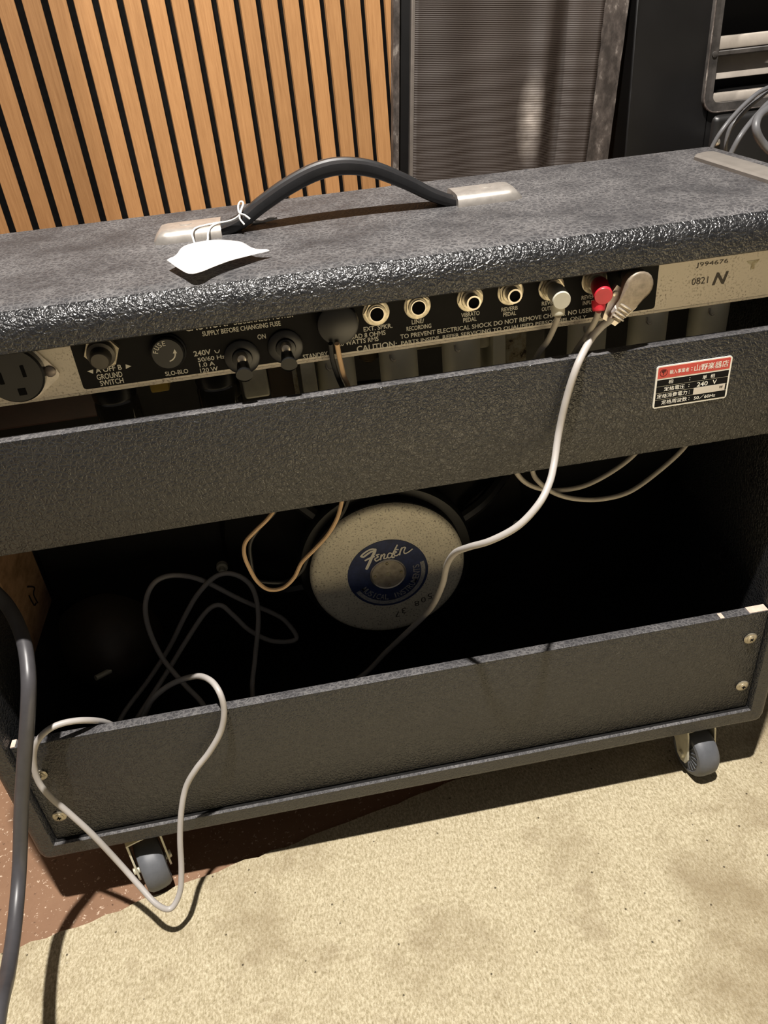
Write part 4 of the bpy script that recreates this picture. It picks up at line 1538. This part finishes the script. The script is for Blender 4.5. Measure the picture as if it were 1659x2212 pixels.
ra = [bm.verts.new((x, CY - 0.008, z)) for x, z in fo]
rb_ = [bm.verts.new((x, CY - 0.008, z)) for x, z in fi]
rc_ = [bm.verts.new((x, CY + 0.012, z)) for x, z in fi]
rd_ = [bm.verts.new((x, CY + 0.002, z)) for x, z in fo]
for p, q in ((rd_, ra), (ra, rb_), (rb_, rc_), (rc_, rd_)):
    for k in range(len(p)):
        bm.faces.new((p[k], p[(k + 1) % len(p)], q[(k + 1) % len(q)], q[k]))
obj('opening_frame', bm, M_CASEFR, bc)
bm = bmesh.new()
tube(bm, [(x, CY - 0.009, z) for x, z in fo] + [(fo[0][0], CY - 0.009, fo[0][1])], 0.0013, 6, 1, smooth=False)
obj('frame_beading', bm, M_SCUFF, bc)
for z0, z1, y0, tilt in ((0.4520, 0.4690, 0.803, 0), (0.4125, 0.4425, 0.812, 0.02), (0.3810, 0.3950, 0.806, 0)):
    bm = bmesh.new()
    box(bm, OX0 + (0.001 if tilt == 0 else 0.0), OX1, y0, y0 + 0.010, z0, z1, 0.0025, 2)
    if tilt:
        for v in bm.verts:
            v.co.y += (v.co.z - z0) * 0.5
    obj('rail', bm, M_BAR, bc)
bm = bmesh.new()
box(bm, OX0, OX1, 0.800, 0.808, 0.4445, 0.4512, 0.001, 1)
obj('rail_lip', bm, M_CASEFR, bc)
bm = bmesh.new()
lathe(bm, [(0.0042, 0.0), (0.0040, 0.002), (0.0, 0.003)], (0.940, 0.794, 0.4480), (0, -1, 0), 16)
obj('frame_screw', bm, M_CASEFR, bc)
fb = thing('stage_box', 'small black case with rounded corner below the beige rails', 'case', (1.0, 0.66, FLOOR_Z))
bm = bmesh.new()
box(bm, 0.8735, 1.25, 0.652, 0.785, FLOOR_Z, 0.3880, 0.008, 3)
for v in bm.verts:
    if v.co.y > 0.72 and v.co.x < 1.0:
        v.co.x += 0.080
    if v.co.y > 0.72 and v.co.z > 0.3:
        v.co.z -= 0.045
obj('case_body', bm, M_CASE, fb)
bm = bmesh.new()
lathe(bm, [(0.0045, 0.0), (0.0050, 0.003), (0.0030, 0.006), (0.0, 0.007)], (0.8790, 0.652, 0.3560), (0, -1, 0), 18)
obj('corner_stud', bm, M_CHROME, fb)

labels = ['thin grey cable leftmost of those hanging over the small black case', 'thin grey cable second from the left over the small black case',
          'bluish grey cable crossing down beside the bright stud', 'thick grey cable curling at the right edge behind the amplifier']
for k, (pts, lb, r) in enumerate(zip(G['BGC'], labels, (0.0026, 0.0026, 0.0030, 0.0046))):
    bm = bmesh.new()
    a0, z0 = Vector(pts[0]), Vector(pts[-1])
    if k < 3:      # from the floor behind the amplifier, up over the small case and onto the rail
        pts = [(a0.x + 0.05, a0.y - 0.10, FLOOR_Z + r), (a0.x + 0.01, a0.y - 0.06, FLOOR_Z + r + 0.002), (a0.x - 0.012, a0.y - 0.005, FLOOR_Z + 0.06), (a0.x - 0.012, a0.y, (a0.z + FLOOR_Z) / 2)] + list(pts) + [(1.04 + 0.012 * k, 0.68, z0.z + 0.004), (1.12 + 0.014 * k, 0.785, 0.456), (1.13 + 0.014 * k, 0.803, 0.450)]
    else:          # a stiff loop with both ends in the small case's front
        pts = [(a0.x + 0.17, 0.652, 0.375), (a0.x + 0.15, 0.60, a0.z - 0.02), (a0.x + 0.07, 0.53, a0.z)] + list(pts) + [(z0.x + 0.08, 0.52, z0.z - 0.004), (z0.x + 0.14, 0.58, z0.z - 0.006), (z0.x + 0.16, 0.652, z0.z - 0.01)]
    tube(bm, pts, r, 10, 8)
    tag(obj('hanging_cable', bm, M_BGCORD, angle=80), lb, 'cable', 'grey cables over the small black case')
